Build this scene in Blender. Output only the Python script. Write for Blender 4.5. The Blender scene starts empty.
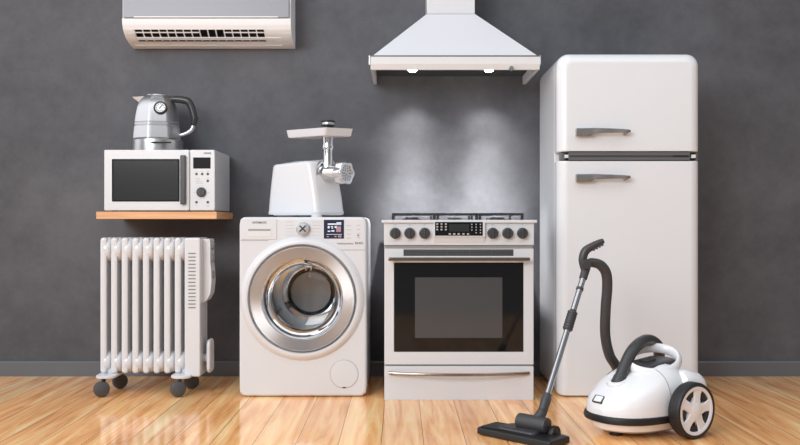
import bpy, bmesh, math, random
from mathutils import Vector, Matrix, Quaternion
random.seed(7)
D = bpy.data
C = bpy.context.scene.collection
SC = bpy.context.scene
PI = math.pi
R = math.radians

# ------------------------------------------------------------------ camera, world, light, exposure
F, CX, CY, H = 880.0, 400.0, 222.5, 0.9          # the photo's perspective: focal length in pixels, centre, eye height
WALL = 5.158                                      # distance to the back wall
cam = D.objects.new('camera', D.cameras.new('camera')); C.objects.link(cam)
cam.data.sensor_width = 36; cam.data.lens = 36 * F / 800
cam.location = (0, 0, H); cam.rotation_euler = (PI / 2, 0, 0)
cam.data.clip_start = 0.05
SC.camera = cam

world = D.worlds.new('studio_sky'); SC.world = world; world.use_nodes = True
wn = world.node_tree.nodes; wl = world.node_tree.links
bg = wn['Background']
tc = wn.new('ShaderNodeTexCoord'); sep = wn.new('ShaderNodeSeparateXYZ'); wl.new(tc.outputs['Generated'], sep.inputs[0])
ramp = wn.new('ShaderNodeValToRGB')
mr = wn.new('ShaderNodeMapRange'); mr.inputs[1].default_value = -1; mr.inputs[2].default_value = 1
wl.new(sep.outputs['Z'], mr.inputs[0]); wl.new(mr.outputs[0], ramp.inputs[0])
e = ramp.color_ramp.elements
e[0].position = 0.0; e[0].color = (.55, .55, .56, 1)
e[1].position = 1.0; e[1].color = (.85, .86, .9, 1)
for p, c in ((.42, (.55, .55, .56)), (.52, (.60, .60, .62)), (.70, (.95, .96, 1.0))):
    k = e.new(p); k.color = (*c, 1)
# invented dark and light sectors round the horizon, for chrome reflections and side light
at = wn.new('ShaderNodeMath'); at.operation = 'ARCTAN2'; wl.new(sep.outputs['X'], at.inputs[0])
ny = wn.new('ShaderNodeMath'); ny.operation = 'MULTIPLY'; ny.inputs[1].default_value = -1; wl.new(sep.outputs['Y'], ny.inputs[0]); wl.new(ny.outputs[0], at.inputs[1])
am = wn.new('ShaderNodeMapRange'); am.inputs[1].default_value = -PI; am.inputs[2].default_value = PI; wl.new(at.outputs[0], am.inputs[0])
sector = wn.new('ShaderNodeValToRGB'); sector.color_ramp.interpolation = 'LINEAR'; wl.new(am.outputs[0], sector.inputs[0])
be = sector.color_ramp.elements
be[0].position = 0; be[0].color = (.8, .8, .8, 1); be[1].position = 1; be[1].color = (.8, .8, .8, 1)
for p, v in ((.15, .8), (.17, 3.1), (.33, 3.1), (.34, .30), (.385, .30), (.395, .9), (.44, .9), (.445, .6), (.455, 1.7), (.4715, 1.7), (.4725, .3), (.4765, .3), (.4775, 1.5), (.4875, 1.5), (.4885, .3), (.4925, .3), (.494, 1.2), (.50, .55), (.53, .5), (.54, 1.2), (.59, 1.2), (.60, .25), (.65, .25), (.66, 1.1), (.76, 1.1), (.77, .6)):
    k = be.new(p); k.color = (v, v, v, 1)
bm_ = wn.new('ShaderNodeMixRGB'); bm_.blend_type = 'MULTIPLY'; bm_.inputs[0].default_value = 1
wl.new(ramp.outputs[0], bm_.inputs[1]); wl.new(sector.outputs[0], bm_.inputs[2])
wl.new(bm_.outputs[0], bg.inputs[0]); bg.inputs[1].default_value = 0.56

def area(name, loc, target, sx, sy, power, col=(1, 1, 1)):
    l = D.lights.new(name, 'AREA'); l.shape = 'RECTANGLE'; l.size = sx; l.size_y = sy; l.energy = power; l.color = col
    o = D.objects.new(name, l); C.objects.link(o); o.location = loc
    o.rotation_euler = (Vector(target) - Vector(loc)).to_track_quat('-Z', 'Y').to_euler()
    return o
area('key_light', (-3.0, -0.9, 3.1), (0.5, 5.0, 1.1), 3.4, 2.2, 260, (.925, .968, 1))  # unseen key light added at the upper left front; no window there
area('overhead_fill', (0.6, 2.4, 3.7), (0.6, 3.5, 0.0), 6.5, 2.0, 50, (.925, .968, 1))  # added overhead fill, out of view, to brighten floor and upper wall
vs = SC.view_settings
vs.view_transform = 'Standard'; vs.look = 'None'; vs.gamma = 1; vs.use_curve_mapping = False
vs.exposure = 0.08

# ------------------------------------------------------------------ helpers: projection
def wx(px, Y): return (px - CX) * Y / F
def wz(py, Y): return H - (py - CY) * Y / F
def wp(px, py, Y): return Vector((wx(px, Y), Y, wz(py, Y)))

# ------------------------------------------------------------------ helpers: materials
def lin(c):
    c /= 255.0
    return c / 12.92 if c <= .04045 else ((c + .055) / 1.055) ** 2.4
def rgb(r, g, b): return (lin(r), lin(g), lin(b), 1)
MATS = {}
def pm(name, col, rough=.4, metal=0.0, coat=0.0, emit=None, estr=0.0, mottle=0.0, mscale=6.0, spec=.5, bump=0.0, bscale=200):
    m = D.materials.new(name); m.use_nodes = True
    nt = m.node_tree; b = nt.nodes['Principled BSDF']
    b.inputs['Base Color'].default_value = col
    b.inputs['Roughness'].default_value = rough
    b.inputs['Metallic'].default_value = metal
    b.inputs['Coat Weight'].default_value = coat
    b.inputs['Coat Roughness'].default_value = .08
    b.inputs['Specular IOR Level'].default_value = spec
    if emit:
        b.inputs['Emission Color'].default_value = emit; b.inputs['Emission Strength'].default_value = estr
    if mottle or bump:
        t = nt.nodes.new('ShaderNodeTexCoord')
    if mottle:
        n = nt.nodes.new('ShaderNodeTexNoise'); n.inputs['Scale'].default_value = mscale; n.inputs['Detail'].default_value = 6
        nt.links.new(t.outputs['Object'], n.inputs['Vector'])
        mx = nt.nodes.new('ShaderNodeMixRGB'); mx.blend_type = 'MULTIPLY'; mx.inputs[0].default_value = 1
        rp = nt.nodes.new('ShaderNodeMapRange'); rp.inputs[3].default_value = 1 - mottle; rp.inputs[4].default_value = 1 + mottle
        nt.links.new(n.outputs['Fac'], rp.inputs[0]); mx.inputs[1].default_value = col
        nt.links.new(rp.outputs[0], mx.inputs[2]); nt.links.new(mx.outputs[0], b.inputs['Base Color'])
    if bump:
        n2 = nt.nodes.new('ShaderNodeTexNoise'); n2.inputs['Scale'].default_value = bscale
        nt.links.new(t.outputs['Object'], n2.inputs['Vector'])
        bp = nt.nodes.new('ShaderNodeBump'); bp.inputs['Strength'].default_value = bump; bp.inputs['Distance'].default_value = .002
        nt.links.new(n2.outputs['Fac'], bp.inputs['Height']); nt.links.new(bp.outputs[0], b.inputs['Normal'])
    MATS[name] = m
    return m
white = pm('white_enamel', (.655, .662, .688, 1), .28, coat=.3, mottle=.012)
whitep = pm('white_plastic', (.655, .662, .688, 1), .38, mottle=.012)
vacw = pm('glossy_white_plastic', (.80, .80, .82, 1), .25, coat=.3, mottle=.01)
acw = pm('white_casing', (.80, .80, .82, 1), .4, mottle=.01)
fridgew = pm('retro_white_enamel', (.725, .735, .76, 1), .24, coat=.4, mottle=.01)
whitem = pm('white_matte_panel', (.66, .66, .67, 1), .5, mottle=.01)
seamm = pm('seam_grey', rgb(150, 148, 148), .5, mottle=.02)
greyp = pm('light_grey_panel', rgb(136, 136, 145), .38, mottle=.02)
graphite = pm('graphite_plastic', rgb(58, 58, 60), .38, mottle=.04)
darkp = pm('dark_grey_plastic', rgb(58, 58, 60), .36, mottle=.05)
blackp = pm('black_plastic', rgb(21, 21, 22), .4, mottle=.05)
rubber = pm('black_rubber', rgb(24, 24, 26), .5, mottle=.06)
casterg = pm('caster_grey', rgb(72, 72, 75), .5, mottle=.05)
dark = pm('dark_recess', rgb(16, 16, 17), .8, mottle=.05)
gloss = pm('black_glass', rgb(20, 20, 21), .06, mottle=.03)
winglass = pm('tinted_window_glass', rgb(72, 72, 73), .1, mottle=.03)
chrome = pm('chrome', (.70, .70, .71, 1), .10, 1, mottle=.02)
chromes = pm('satin_chrome', (.62, .61, .61, 1), .22, 1, mottle=.03)
steel = pm('brushed_steel', (.60, .60, .61, 1), .3, 1, mottle=.05)
drumm = pm('drum_steel', (.85, .85, .86, 1), .16, 1, mottle=.05)
discm = pm('drum_back_grey', rgb(150, 150, 152), .35, .9, mottle=.04)
handm = pm('pewter_handle', rgb(168, 164, 162), .25, .85, mottle=.04)
barm = pm('oven_bar_metal', rgb(160, 150, 142), .18, 1, mottle=.04)
trimm = pm('fridge_trim_grey', rgb(104, 104, 106), .35, .3, mottle=.03)
iron = pm('cast_iron', rgb(30, 30, 32), .55, mottle=.06)
screen = pm('screen_navy', rgb(38, 42, 62), .12, emit=rgb(38, 42, 62), estr=.25, mottle=.03)
pixw = pm('screen_pixels', rgb(190, 195, 205), .3, emit=rgb(190, 195, 205), estr=.5, mottle=.02)
pixr = pm('screen_pixels_rose', rgb(150, 120, 128), .3, emit=rgb(150, 120, 128), estr=.3, mottle=.02)
inkm = pm('grey_print', rgb(92, 92, 95), .6, mottle=.02)
inkl = pm('pale_print', rgb(178, 178, 180), .6, mottle=.02)
lampm = pm('lamp_lens', (1, 1, 1, 1), .3, emit=(1, .99, .96, 1), estr=45, mottle=.01)

# concrete-look wall
def wall_mat():
    m = D.materials.new('dark_plaster_wall'); m.use_nodes = True
    nt = m.node_tree; N = nt.nodes; L = nt.links; b = N['Principled BSDF']
    t = N.new('ShaderNodeTexCoord')
    n1 = N.new('ShaderNodeTexNoise'); n1.inputs['Scale'].default_value = 1.1; n1.inputs['Detail'].default_value = 8; n1.inputs['Roughness'].default_value = .62; n1.inputs['Distortion'].default_value = .6
    n2 = N.new('ShaderNodeTexNoise'); n2.inputs['Scale'].default_value = 9; n2.inputs['Detail'].default_value = 8; n2.inputs['Roughness'].default_value = .7
    L.new(t.outputs['Object'], n1.inputs[0]); L.new(t.outputs['Object'], n2.inputs[0])
    r = N.new('ShaderNodeValToRGB'); r.color_ramp.elements[0].position = .36; r.color_ramp.elements[1].position = .66
    r.color_ramp.elements[0].color = (.065, .0655, .0735, 1); r.color_ramp.elements[1].color = (.121, .1215, .134, 1)
    mx = N.new('ShaderNodeMath'); mx.operation = 'MULTIPLY_ADD'; mx.inputs[1].default_value = .35
    mb = N.new('ShaderNodeMath'); mb.operation = 'MULTIPLY'; mb.inputs[1].default_value = .65
    L.new(n1.outputs['Fac'], mb.inputs[0]); L.new(n2.outputs['Fac'], mx.inputs[0]); L.new(mb.outputs[0], mx.inputs[2])
    L.new(mx.outputs[0], r.inputs[0]); L.new(r.outputs[0], b.inputs['Base Color'])
    b.inputs['Roughness'].default_value = .62; b.inputs['Specular IOR Level'].default_value = .3
    bp = N.new('ShaderNodeBump'); bp.inputs['Strength'].default_value = .12; bp.inputs['Distance'].default_value = .01
    L.new(n2.outputs['Fac'], bp.inputs['Height']); L.new(bp.outputs[0], b.inputs['Normal'])
    return m

# plank floor, boards run along Y
def floor_mat():
    m = D.materials.new('oak_plank_floor'); m.use_nodes = True
    nt = m.node_tree; N = nt.nodes; L = nt.links; b = N['Principled BSDF']
    t = N.new('ShaderNodeTexCoord'); mp = N.new('ShaderNodeMapping'); L.new(t.outputs['Object'], mp.inputs[0])
    mp.inputs['Rotation'].default_value = (0, 0, PI / 2)
    mp.inputs['Location'].default_value = (20.0, -.0965, 0)
    br = N.new('ShaderNodeTexBrick'); L.new(mp.outputs[0], br.inputs[0])
    br.inputs['Scale'].default_value = 1; br.inputs['Brick Width'].default_value = 40.0; br.inputs['Row Height'].default_value = .1735
    br.inputs['Mortar Size'].default_value = .0013; br.inputs['Mortar Smooth'].default_value = .3; br.inputs['Bias'].default_value = 0
    br.offset = .37; br.offset_frequency = 2
    br.inputs['Color1'].default_value = (0, 0, 0, 1); br.inputs['Color2'].default_value = (1, 1, 1, 1); br.inputs['Mortar'].default_value = (.5, .5, .5, 1)
    # grain: streaks along Y, offset per board
    sc = N.new('ShaderNodeVectorMath'); sc.operation = 'MULTIPLY'; sc.inputs[1].default_value = (11, .7, 1); L.new(t.outputs['Object'], sc.inputs[0])
    ofs = N.new('ShaderNodeVectorMath'); ofs.operation = 'MULTIPLY_ADD'; ofs.inputs[1].default_value = (9, 7, 5)
    L.new(br.outputs['Color'], ofs.inputs[0]); L.new(sc.outputs[0], ofs.inputs[2])
    g = N.new('ShaderNodeTexNoise'); g.inputs['Scale'].default_value = 1.4; g.inputs['Detail'].default_value = 7; g.inputs['Roughness'].default_value = .62; g.inputs['Distortion'].default_value = .9
    L.new(ofs.outputs[0], g.inputs[0])
    sc2 = N.new('ShaderNodeVectorMath'); sc2.operation = 'MULTIPLY'; sc2.inputs[1].default_value = (90, 2.2, 1); L.new(t.outputs['Object'], sc2.inputs[0])
    g2 = N.new('ShaderNodeTexNoise'); g2.inputs['Scale'].default_value = 1.0; g2.inputs['Detail'].default_value = 4; L.new(sc2.outputs[0], g2.inputs[0])
    r = N.new('ShaderNodeValToRGB'); L.new(g.outputs['Fac'], r.inputs[0])
    el = r.color_ramp.elements
    el[0].position = .32; el[0].color = rgb(206, 136, 78)
    el[1].position = .72; el[1].color = rgb(255, 224, 168)
    k = el.new(.48); k.color = rgb(244, 180, 118)
    mx = N.new('ShaderNodeMixRGB'); mx.blend_type = 'MULTIPLY'; mx.inputs[0].default_value = 1
    mr = N.new('ShaderNodeMapRange'); mr.inputs[3].default_value = .84; mr.inputs[4].default_value = 1.14; L.new(g2.outputs['Fac'], mr.inputs[0])
    L.new(r.outputs[0], mx.inputs[1]); L.new(mr.outputs[0], mx.inputs[2])
    mv = N.new('ShaderNodeMapRange'); mv.inputs[3].default_value = .9; mv.inputs[4].default_value = 1.1; L.new(br.outputs['Color'], mv.inputs[0])
    mx2 = N.new('ShaderNodeMixRGB'); mx2.blend_type = 'MULTIPLY'; mx2.inputs[0].default_value = 1
    L.new(mx.outputs[0], mx2.inputs[1]); L.new(mv.outputs[0], mx2.inputs[2])
    mg = N.new('ShaderNodeMixRGB'); mg.inputs[2].default_value = rgb(84, 52, 32)
    L.new(br.outputs['Fac'], mg.inputs[0]); L.new(mx2.outputs[0], mg.inputs[1])
    L.new(mg.outputs[0], b.inputs['Base Color'])
    b.inputs['Roughness'].default_value = .11; b.inputs['Specular IOR Level'].default_value = .5
    bp = N.new('ShaderNodeBump'); bp.inputs['Strength'].default_value = .25; bp.inputs['Distance'].default_value = .002; bp.invert = True
    L.new(br.outputs['Fac'], bp.inputs['Height']); L.new(bp.outputs[0], b.inputs['Normal'])
    return m

def shelf_mat():
    m = D.materials.new('shelf_wood'); m.use_nodes = True
    nt = m.node_tree; N = nt.nodes; L = nt.links; b = N['Principled BSDF']
    t = N.new('ShaderNodeTexCoord')
    sc = N.new('ShaderNodeVectorMath'); sc.operation = 'MULTIPLY'; sc.inputs[1].default_value = (2.5, 30, 40); L.new(t.outputs['Object'], sc.inputs[0])
    g = N.new('ShaderNodeTexNoise'); g.inputs['Scale'].default_value = 1.5; g.inputs['Detail'].default_value = 5; L.new(sc.outputs[0], g.inputs[0])
    r = N.new('ShaderNodeValToRGB'); L.new(g.outputs['Fac'], r.inputs[0])
    r.color_ramp.elements[0].position = .3; r.color_ramp.elements[0].color = rgb(204, 148, 102)
    r.color_ramp.elements[1].position = .75; r.color_ramp.elements[1].color = rgb(230, 178, 130)
    L.new(r.outputs[0], b.inputs['Base Color']); b.inputs['Roughness'].default_value = .45
    return m

def glass_mat(name, tint, refl):
    m = D.materials.new(name); m.use_nodes = True
    nt = m.node_tree; N = nt.nodes; L = nt.links; N.remove(N['Principled BSDF'])
    tr = N.new('ShaderNodeBsdfTransparent'); tr.inputs[0].default_value = tint
    gl = N.new('ShaderNodeBsdfGlossy'); gl.inputs['Roughness'].default_value = .03
    fr = N.new('ShaderNodeFresnel'); fr.inputs[0].default_value = refl
    tx = N.new('ShaderNodeTexCoord'); nz = N.new('ShaderNodeTexNoise'); nz.inputs['Scale'].default_value = 4
    L.new(tx.outputs['Object'], nz.inputs[0])
    bp = N.new('ShaderNodeBump'); bp.inputs['Strength'].default_value = .02; L.new(nz.outputs['Fac'], bp.inputs['Height']); L.new(bp.outputs[0], gl.inputs['Normal'])
    mx = N.new('ShaderNodeMixShader'); L.new(fr.outputs[0], mx.inputs[0]); L.new(tr.outputs[0], mx.inputs[1]); L.new(gl.outputs[0], mx.inputs[2])
    L.new(mx.outputs[0], N['Material Output'].inputs[0])
    return m
bowl_glass = glass_mat('washer_bowl_glass', (.86, .87, .88, 1), 1.5)

# ------------------------------------------------------------------ helpers: meshes
def rr(x0, x1, z0, z1, r, n=6):
    """rounded rectangle, counter-clockwise; r = one radius or four (lower-left, lower-right, upper-right, upper-left)"""
    if not isinstance(r, (tuple, list)): r = (r,) * 4
    out = []
    for (cx, cz, a0), q in zip(((x0 + r[0], z0 + r[0], 180), (x1 - r[1], z0 + r[1], 270), (x1 - r[2], z1 - r[2], 0), (x0 + r[3], z1 - r[3], 90)), r):
        for i in range(n + 1):
            a = R(a0 + 90 * i / n); out.append((cx + q * math.cos(a), cz + q * math.sin(a)))
    return out

def frame_of(ax):
    ax = Vector(ax).normalized()
    u = ax.orthogonal().normalized()
    if abs(ax.z) < .95: u = Vector((0, 0, 1)).cross(ax).normalized()
    return ax, u, ax.cross(u)

class MB:
    def __init__(self, off=None): self.bm = bmesh.new(); self.off = Vector(off) if off is not None else Vector()
    def merge(self, t):
        me = D.meshes.new('t'); t.to_mesh(me); t.free(); self.bm.from_mesh(me); D.meshes.remove(me)
    def box(self, x0, x1, y0, y1, z0, z1, bev=0.0, seg=2):
        t = bmesh.new(); bmesh.ops.create_cube(t, size=1)
        for v in t.verts:
            v.co = Vector(((x0 + x1) / 2 + v.co.x * (x1 - x0), (y0 + y1) / 2 + v.co.y * (y1 - y0), (z0 + z1) / 2 + v.co.z * (z1 - z0)))
        if bev: bmesh.ops.bevel(t, geom=t.edges[:], offset=bev, segments=seg, profile=.5, affect='EDGES')
        self.merge(t); return self
    def obox(self, c, ax, ay, az, hx, hy, hz, bev=0.0, seg=2):
        """box with its own axes"""
        t = bmesh.new(); bmesh.ops.create_cube(t, size=2)
        c = Vector(c); ax, ay, az = Vector(ax), Vector(ay), Vector(az)
        for v in t.verts: v.co = Vector((v.co.x * hx, v.co.y * hy, v.co.z * hz))
        if bev: bmesh.ops.bevel(t, geom=t.edges[:], offset=bev, segments=seg, profile=.5, affect='EDGES')
        for v in t.verts: v.co = c + ax * v.co.x + ay * v.co.y + az * v.co.z
        self.merge(t); return self
    def loft(self, loops, cap0=True, cap1=True, closed=True):
        t = bmesh.new(); vl = [[t.verts.new(Vector(p)) for p in lp] for lp in loops]
        n = len(vl[0])
        for a, b in zip(vl[:-1], vl[1:]):
            for i in range(n if closed else n - 1):
                j = (i + 1) % n
                t.faces.new((a[i], a[j], b[j], b[i]))
        if cap0: t.faces.new(vl[0][::-1])
        if cap1: t.faces.new(vl[-1])
        bmesh.ops.recalc_face_normals(t, faces=t.faces[:])
        self.merge(t); return self
    def prism(self, pts, vec):
        vec = Vector(vec)
        return self.loft([[Vector(p) for p in pts], [Vector(p) + vec for p in pts]])
    def lathe(self, o, axis, prof, seg=32, closed=False, a0=0.0, a1=2 * PI, scale=(1, 1)):
        """prof = (distance along axis, radius) list"""
        o = Vector(o); ax, u, v = frame_of(axis)
        t = bmesh.new(); rings = []
        full = abs(a1 - a0 - 2 * PI) < 1e-6
        cnt = seg if full else seg + 1
        for (d, r) in prof:
            if r < 1e-6: rings.append([t.verts.new(o + ax * d)])
            else: rings.append([t.verts.new(o + ax * d + u * (r * scale[0] * math.cos(a0 + (a1 - a0) * i / seg)) + v * (r * scale[1] * math.sin(a0 + (a1 - a0) * i / seg))) for i in range(cnt)])
        pairs = list(zip(rings[:-1], rings[1:]))
        if closed: pairs.append((rings[-1], rings[0]))
        for a, b in pairs:
            for i in range(seg):
                j = (i + 1) % cnt
                if len(a) == 1 and len(b) == 1: continue
                if len(a) == 1: t.faces.new((a[0], b[j], b[i]))
                elif len(b) == 1: t.faces.new((a[i], a[j], b[0]))
                else: t.faces.new((a[i], a[j], b[j], b[i]))
        bmesh.ops.recalc_face_normals(t, faces=t.faces[:])
        self.merge(t); return self
    def cyl(self, p0, p1, r0, r1=None, seg=24, bev=0.0):
        p0, p1 = Vector(p0), Vector(p1); r1 = r0 if r1 is None else r1; L = (p1 - p0).length
        if bev: prof = [(0, 0), (0, r0 - bev), (bev * .3, r0 - bev * .3), (bev, r0), (L - bev, r1), (L - bev * .3, r1 - bev * .3), (L, r1 - bev), (L, 0)]
        else: prof = [(0, 0), (0, r0), (L, r1), (L, 0)]
        return self.lathe(p0, p1 - p0, prof, seg)
    def tube(self, pts, rad, seg=14, sub=6, smooth=True, cap=True, flat=(1, 1), up=None, loop=False):
        P = [Vector(p) for p in pts]
        if not isinstance(rad, (list, tuple)): rad = [rad] * len(P)
        if smooth:
            Q, RR = [], []
            n = len(P); last = n if loop else n - 1
            for i in range(last):
                if loop: a, b, c, d = P[(i - 1) % n], P[i], P[(i + 1) % n], P[(i + 2) % n]; r0, r1 = rad[i], rad[(i + 1) % n]
                else: a, b, c, d = P[max(i - 1, 0)], P[i], P[i + 1], P[min(i + 2, n - 1)]; r0, r1 = rad[i], rad[i + 1]
                for k in range(sub):
                    s = k / sub
                    Q.append(.5 * ((2 * b) + (c - a) * s + (2 * a - 5 * b + 4 * c - d) * s * s + (3 * b - a - 3 * c + d) * s ** 3)); RR.append(r0 + (r1 - r0) * s)
            if not loop: Q.append(P[-1]); RR.append(rad[-1])
            P, rad = Q, RR
        loops = []; n = len(P); u = None
        for i in range(n):
            if loop: tan = (P[(i + 1) % n] - P[i - 1]).normalized()
            else: tan = (P[min(i + 1, n - 1)] - P[max(i - 1, 0)]).normalized()
            if up is not None: u = Vector(up) - tan * Vector(up).dot(tan)
            elif u is None: u = tan.orthogonal()
            else: u = u - tan * u.dot(tan)
            u.normalize(); v = tan.cross(u)
            loops.append([P[i] + (u * math.cos(2 * PI * k / seg) * flat[0] + v * math.sin(2 * PI * k / seg) * flat[1]) * rad[i] for k in range(seg)])
        if loop: loops.append(loops[0]); cap = False
        return self.loft(loops, cap, cap)
    def slab(self, out, yf, yb, f=.0, inset=None, k=4, hole=None):
        """rounded outline (x,z) swept from y=yb to yf with a front fillet f; out(i) gives the outline inset by i"""
        loops = [[(x, yb, z) for x, z in out(0)], [(x, yf + f, z) for x, z in out(0)]]
        for q in range(1, k + 1):
            a = PI / 2 * q / k
            loops.append([(x, yf + f * (1 - math.sin(a)), z) for x, z in out(f * (1 - math.cos(a)))])
        return self.loft(loops)
    def build(self, name, mat, parent=None, smooth=True, ang=35):
        bmesh.ops.remove_doubles(self.bm, verts=self.bm.verts[:], dist=1e-6)
        for v in self.bm.verts: v.co -= self.off
        me = D.meshes.new(name); self.bm.to_mesh(me); self.bm.free()
        me.materials.append(mat)
        if smooth:
            me.polygons.foreach_set('use_smooth', [True] * len(me.polygons)); me.set_sharp_from_angle(angle=R(ang))
        o = D.objects.new(name, me); C.objects.link(o)
        if smooth:
            wnm = o.modifiers.new('weighted_normals', 'WEIGHTED_NORMAL'); wnm.keep_sharp = True; wnm.weight = 80
        if parent: o.parent = parent
        else: o.location = self.off
        return o

def tag(o, label, cat, group=None, kind=None):
    if label: o['label'] = label
    if cat: o['category'] = cat
    if group: o['group'] = group
    if kind: o['kind'] = kind
    return o
def thing(name, label, cat, loc, rz=0.0, group=None):
    o = D.objects.new(name, None); o.empty_display_size = .1; C.objects.link(o); o.location = loc; o.rotation_euler = (0, 0, rz)
    return tag(o, label, cat, group)
def dup(o, parent, loc=None):
    c = o.copy(); C.objects.link(c); c.parent = parent
    if loc is not None: c.location = Vector(o.location) + Vector(loc)
    for ch in list(o.children): 
        if ch is not c: dup(ch, c)
    return c
def text(name, s, loc, size, mat, parent, off, bold=False, width=None, rot=(PI / 2, 0, 0)):
    cu = D.curves.new('t', 'FONT'); cu.body = s; cu.size = size; cu.align_x = 'CENTER'; cu.align_y = 'CENTER'; cu.extrude = .0004
    if bold: cu.offset = size * .02
    tmp = D.objects.new('t', cu); C.objects.link(tmp)
    bpy.context.view_layer.update()
    me = D.meshes.new_from_object(tmp.evaluated_get(bpy.context.evaluated_depsgraph_get()))
    D.objects.remove(tmp); D.curves.remove(cu)
    me.name = name; me.materials.clear(); me.materials.append(mat)
    M = Matrix.Translation(Vector(loc) - Vector(off)) @ Matrix.Rotation(rot[2], 4, 'Z') @ Matrix.Rotation(rot[0], 4, 'X')
    if width:
        w = max(v.co.x for v in me.vertices) - min(v.co.x for v in me.vertices); M = M @ Matrix.Diagonal((width / w, 1, 1, 1))
    me.transform(M)
    o = D.objects.new(name, me); C.objects.link(o); o.parent = parent
    return o
def struct(o): o['kind'] = 'structure'; return o

# ------------------------------------------------------------------ the setting
struct(MB().box(-7, 7, .4, WALL + .1, -.1, 0).build('floor', floor_mat(), smooth=False))
struct(MB().box(-7, 7, WALL, WALL + .1, 0, 4.0).build('wall_back', wall_mat(), smooth=False))
bbm = pm('baseboard_grey', rgb(98, 100, 104), .4, mottle=.03)
b = MB(); bbz = .0885
b.prism([(-7, WALL, 0), (-7, WALL - .014, 0), (-7, WALL - .014, bbz - .008), (-7, WALL - .008, bbz), (-7, WALL, bbz)], (14, 0, 0))
struct(b.build('baseboard_back', bbm, smooth=False))

# ------------------------------------------------------------------ air conditioner
AY = 4.93
L0 = (wx(206, AY), AY, 1.92)
ac = thing('air_conditioner', 'white wall-mounted air conditioner with grey front panel and slatted air outlet', 'air conditioner', L0)
ax0, ax1 = -1.558, -.6134
prof = [(4.93, 2.043), (4.937, 2.01), (4.95, 1.985), (4.972, 1.965), (5.0, 1.9495), (5.03, 1.938), (5.06, 1.930), (5.085, 1.9245), (5.11, 1.921), (5.135, 1.919), (WALL - .001, 1.918)]
# refine profile
pf = []
for (a, c) in zip(prof[:-1], prof[1:]):
    for k in range(4): pf.append((a[0] + (c[0] - a[0]) * k / 4, a[1] + (c[1] - a[1]) * k / 4))
pf.append(prof[-1])
def prow(y, z): return CY - (z - H) * F / y           # image row of a profile point
ox0, ox1 = wx(136.5, 5.0), wx(265.5, 5.0)
b = MB(L0)
t = bmesh.new()
xs = [ax0, ax0 + .012, ox0, ox1, ax1 - .012, ax1]
grid = [[t.verts.new((x, y, z)) for x in xs] for (y, z) in pf]
for i in range(len(pf) - 1):
    row = prow((pf[i][0] + pf[i + 1][0]) / 2, (pf[i][1] + pf[i + 1][1]) / 2)
    for j in range(len(xs) - 1):
        if j == 2 and 29.8 < row < 41.6: continue
        t.faces.new((grid[i][j], grid[i][j + 1], grid[i + 1][j + 1], grid[i + 1][j]))
for x_i, s in ((0, 1), (len(xs) - 1, -1)):
    x = xs[x_i]
    vs_ = [grid[i][x_i] for i in range(len(pf))] + [t.verts.new((x, WALL - .001, 2.25)), t.verts.new((x, 4.945, 2.25)), t.verts.new((x, 4.945, 2.043))]
    t.faces.new(vs_ if s > 0 else vs_[::-1])
bk = [t.verts.new((xs[0], WALL - .001, 2.252)), t.verts.new((xs[-1], WALL - .001, 2.252)), t.verts.new((xs[-1], 4.945, 2.252)), t.verts.new((xs[0], 4.945, 2.252))]
t.faces.new(bk)
f0 = [t.verts.new((xs[0], 4.945, 2.043)), t.verts.new((xs[-1], 4.945, 2.043)), t.verts.new((xs[-1], 4.945, 2.252)), t.verts.new((xs[0], 4.945, 2.252))]
t.faces.new(f0)
t.faces.new([t.verts.new(p) for p in ((xs[0], 4.93, 2.043), (xs[-1], 4.93, 2.043), (xs[-1], 4.945, 2.043), (xs[0], 4.945, 2.043))])
b.merge(t)
b.build('housing', acw, ac)
# front panel
b = MB(L0); px0, px1 = wx(123.2, AY), wx(289.2, AY)
b.box(px0, px1, 4.926, 4.944, 2.0465, 2.25, .004)
fp = b.build('front_panel', greyp, ac); fp['label'] = 'pale grey flat front panel'
b = MB(L0); b.box(wx(134, AY), wx(278, AY), 4.9245, 4.9275, 2.0475, 2.0535, .001)
b.build('panel_lip', acw, ac)
# outlet
b = MB(L0); b.box(ox0 - .01, ox1 + .01, 5.02, 5.12, 1.955, 2.03)
dk = MB(L0)
sel = [(y, z) for (y, z) in pf if 28.5 < prow(y, z) < 43]
dk.loft([[(x, y + .028, z + .028) for (y, z) in sel] for x in (ox0 - .01, ox1 + .01)], False, False, closed=False)
dk.build('outlet_duct', dark, ac, smooth=False)
b.bm.free()
def on_prof(row):
    for (a, c) in zip(pf[:-1], pf[1:]):
        ra, rc = prow(*a), prow(*c)
        if ra <= row <= rc:
            s = (row - ra) / (rc - ra); return (a[0] + (c[0] - a[0]) * s, a[1] + (c[1] - a[1]) * s)
def ac_strip(name, r0, r1, x0, x1, lift=.001, th=.004):
    q = [on_prof(r0), on_prof((r0 + r1) / 2), on_prof(r1)]
    bb = MB(L0)
    pts = [(x0, y - lift * .5, z - lift) for y, z in q] + [(x0, y + th * .7, z + th * .7) for y, z in q[::-1]]
    bb.prism(pts, (x1 - x0, 0, 0)); return bb.build(name, acw, ac, smooth=False)
ac_strip('louvre', 37.4, 39.7, ox0, wx(281, 5.0), .003)
pitch = (ox1 - ox0) / 16
ac_strip('louvre', 32.2, 33.3, ox0, ox0 + pitch * 8, -.002, .002)
ac_strip('louvre', 32.2, 33.3, ox0 + pitch * 11, ox1, -.002, .002)
for k in range(17):
    x = ox0 + pitch * k
    ac_strip('fin', 29.9, 41.5, x - .003, x + .003, -.003, .008)
ac_strip('outlet_lip', 45.0, 46.6, wx(134, 5.07), wx(282, 5.07), .003)

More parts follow.
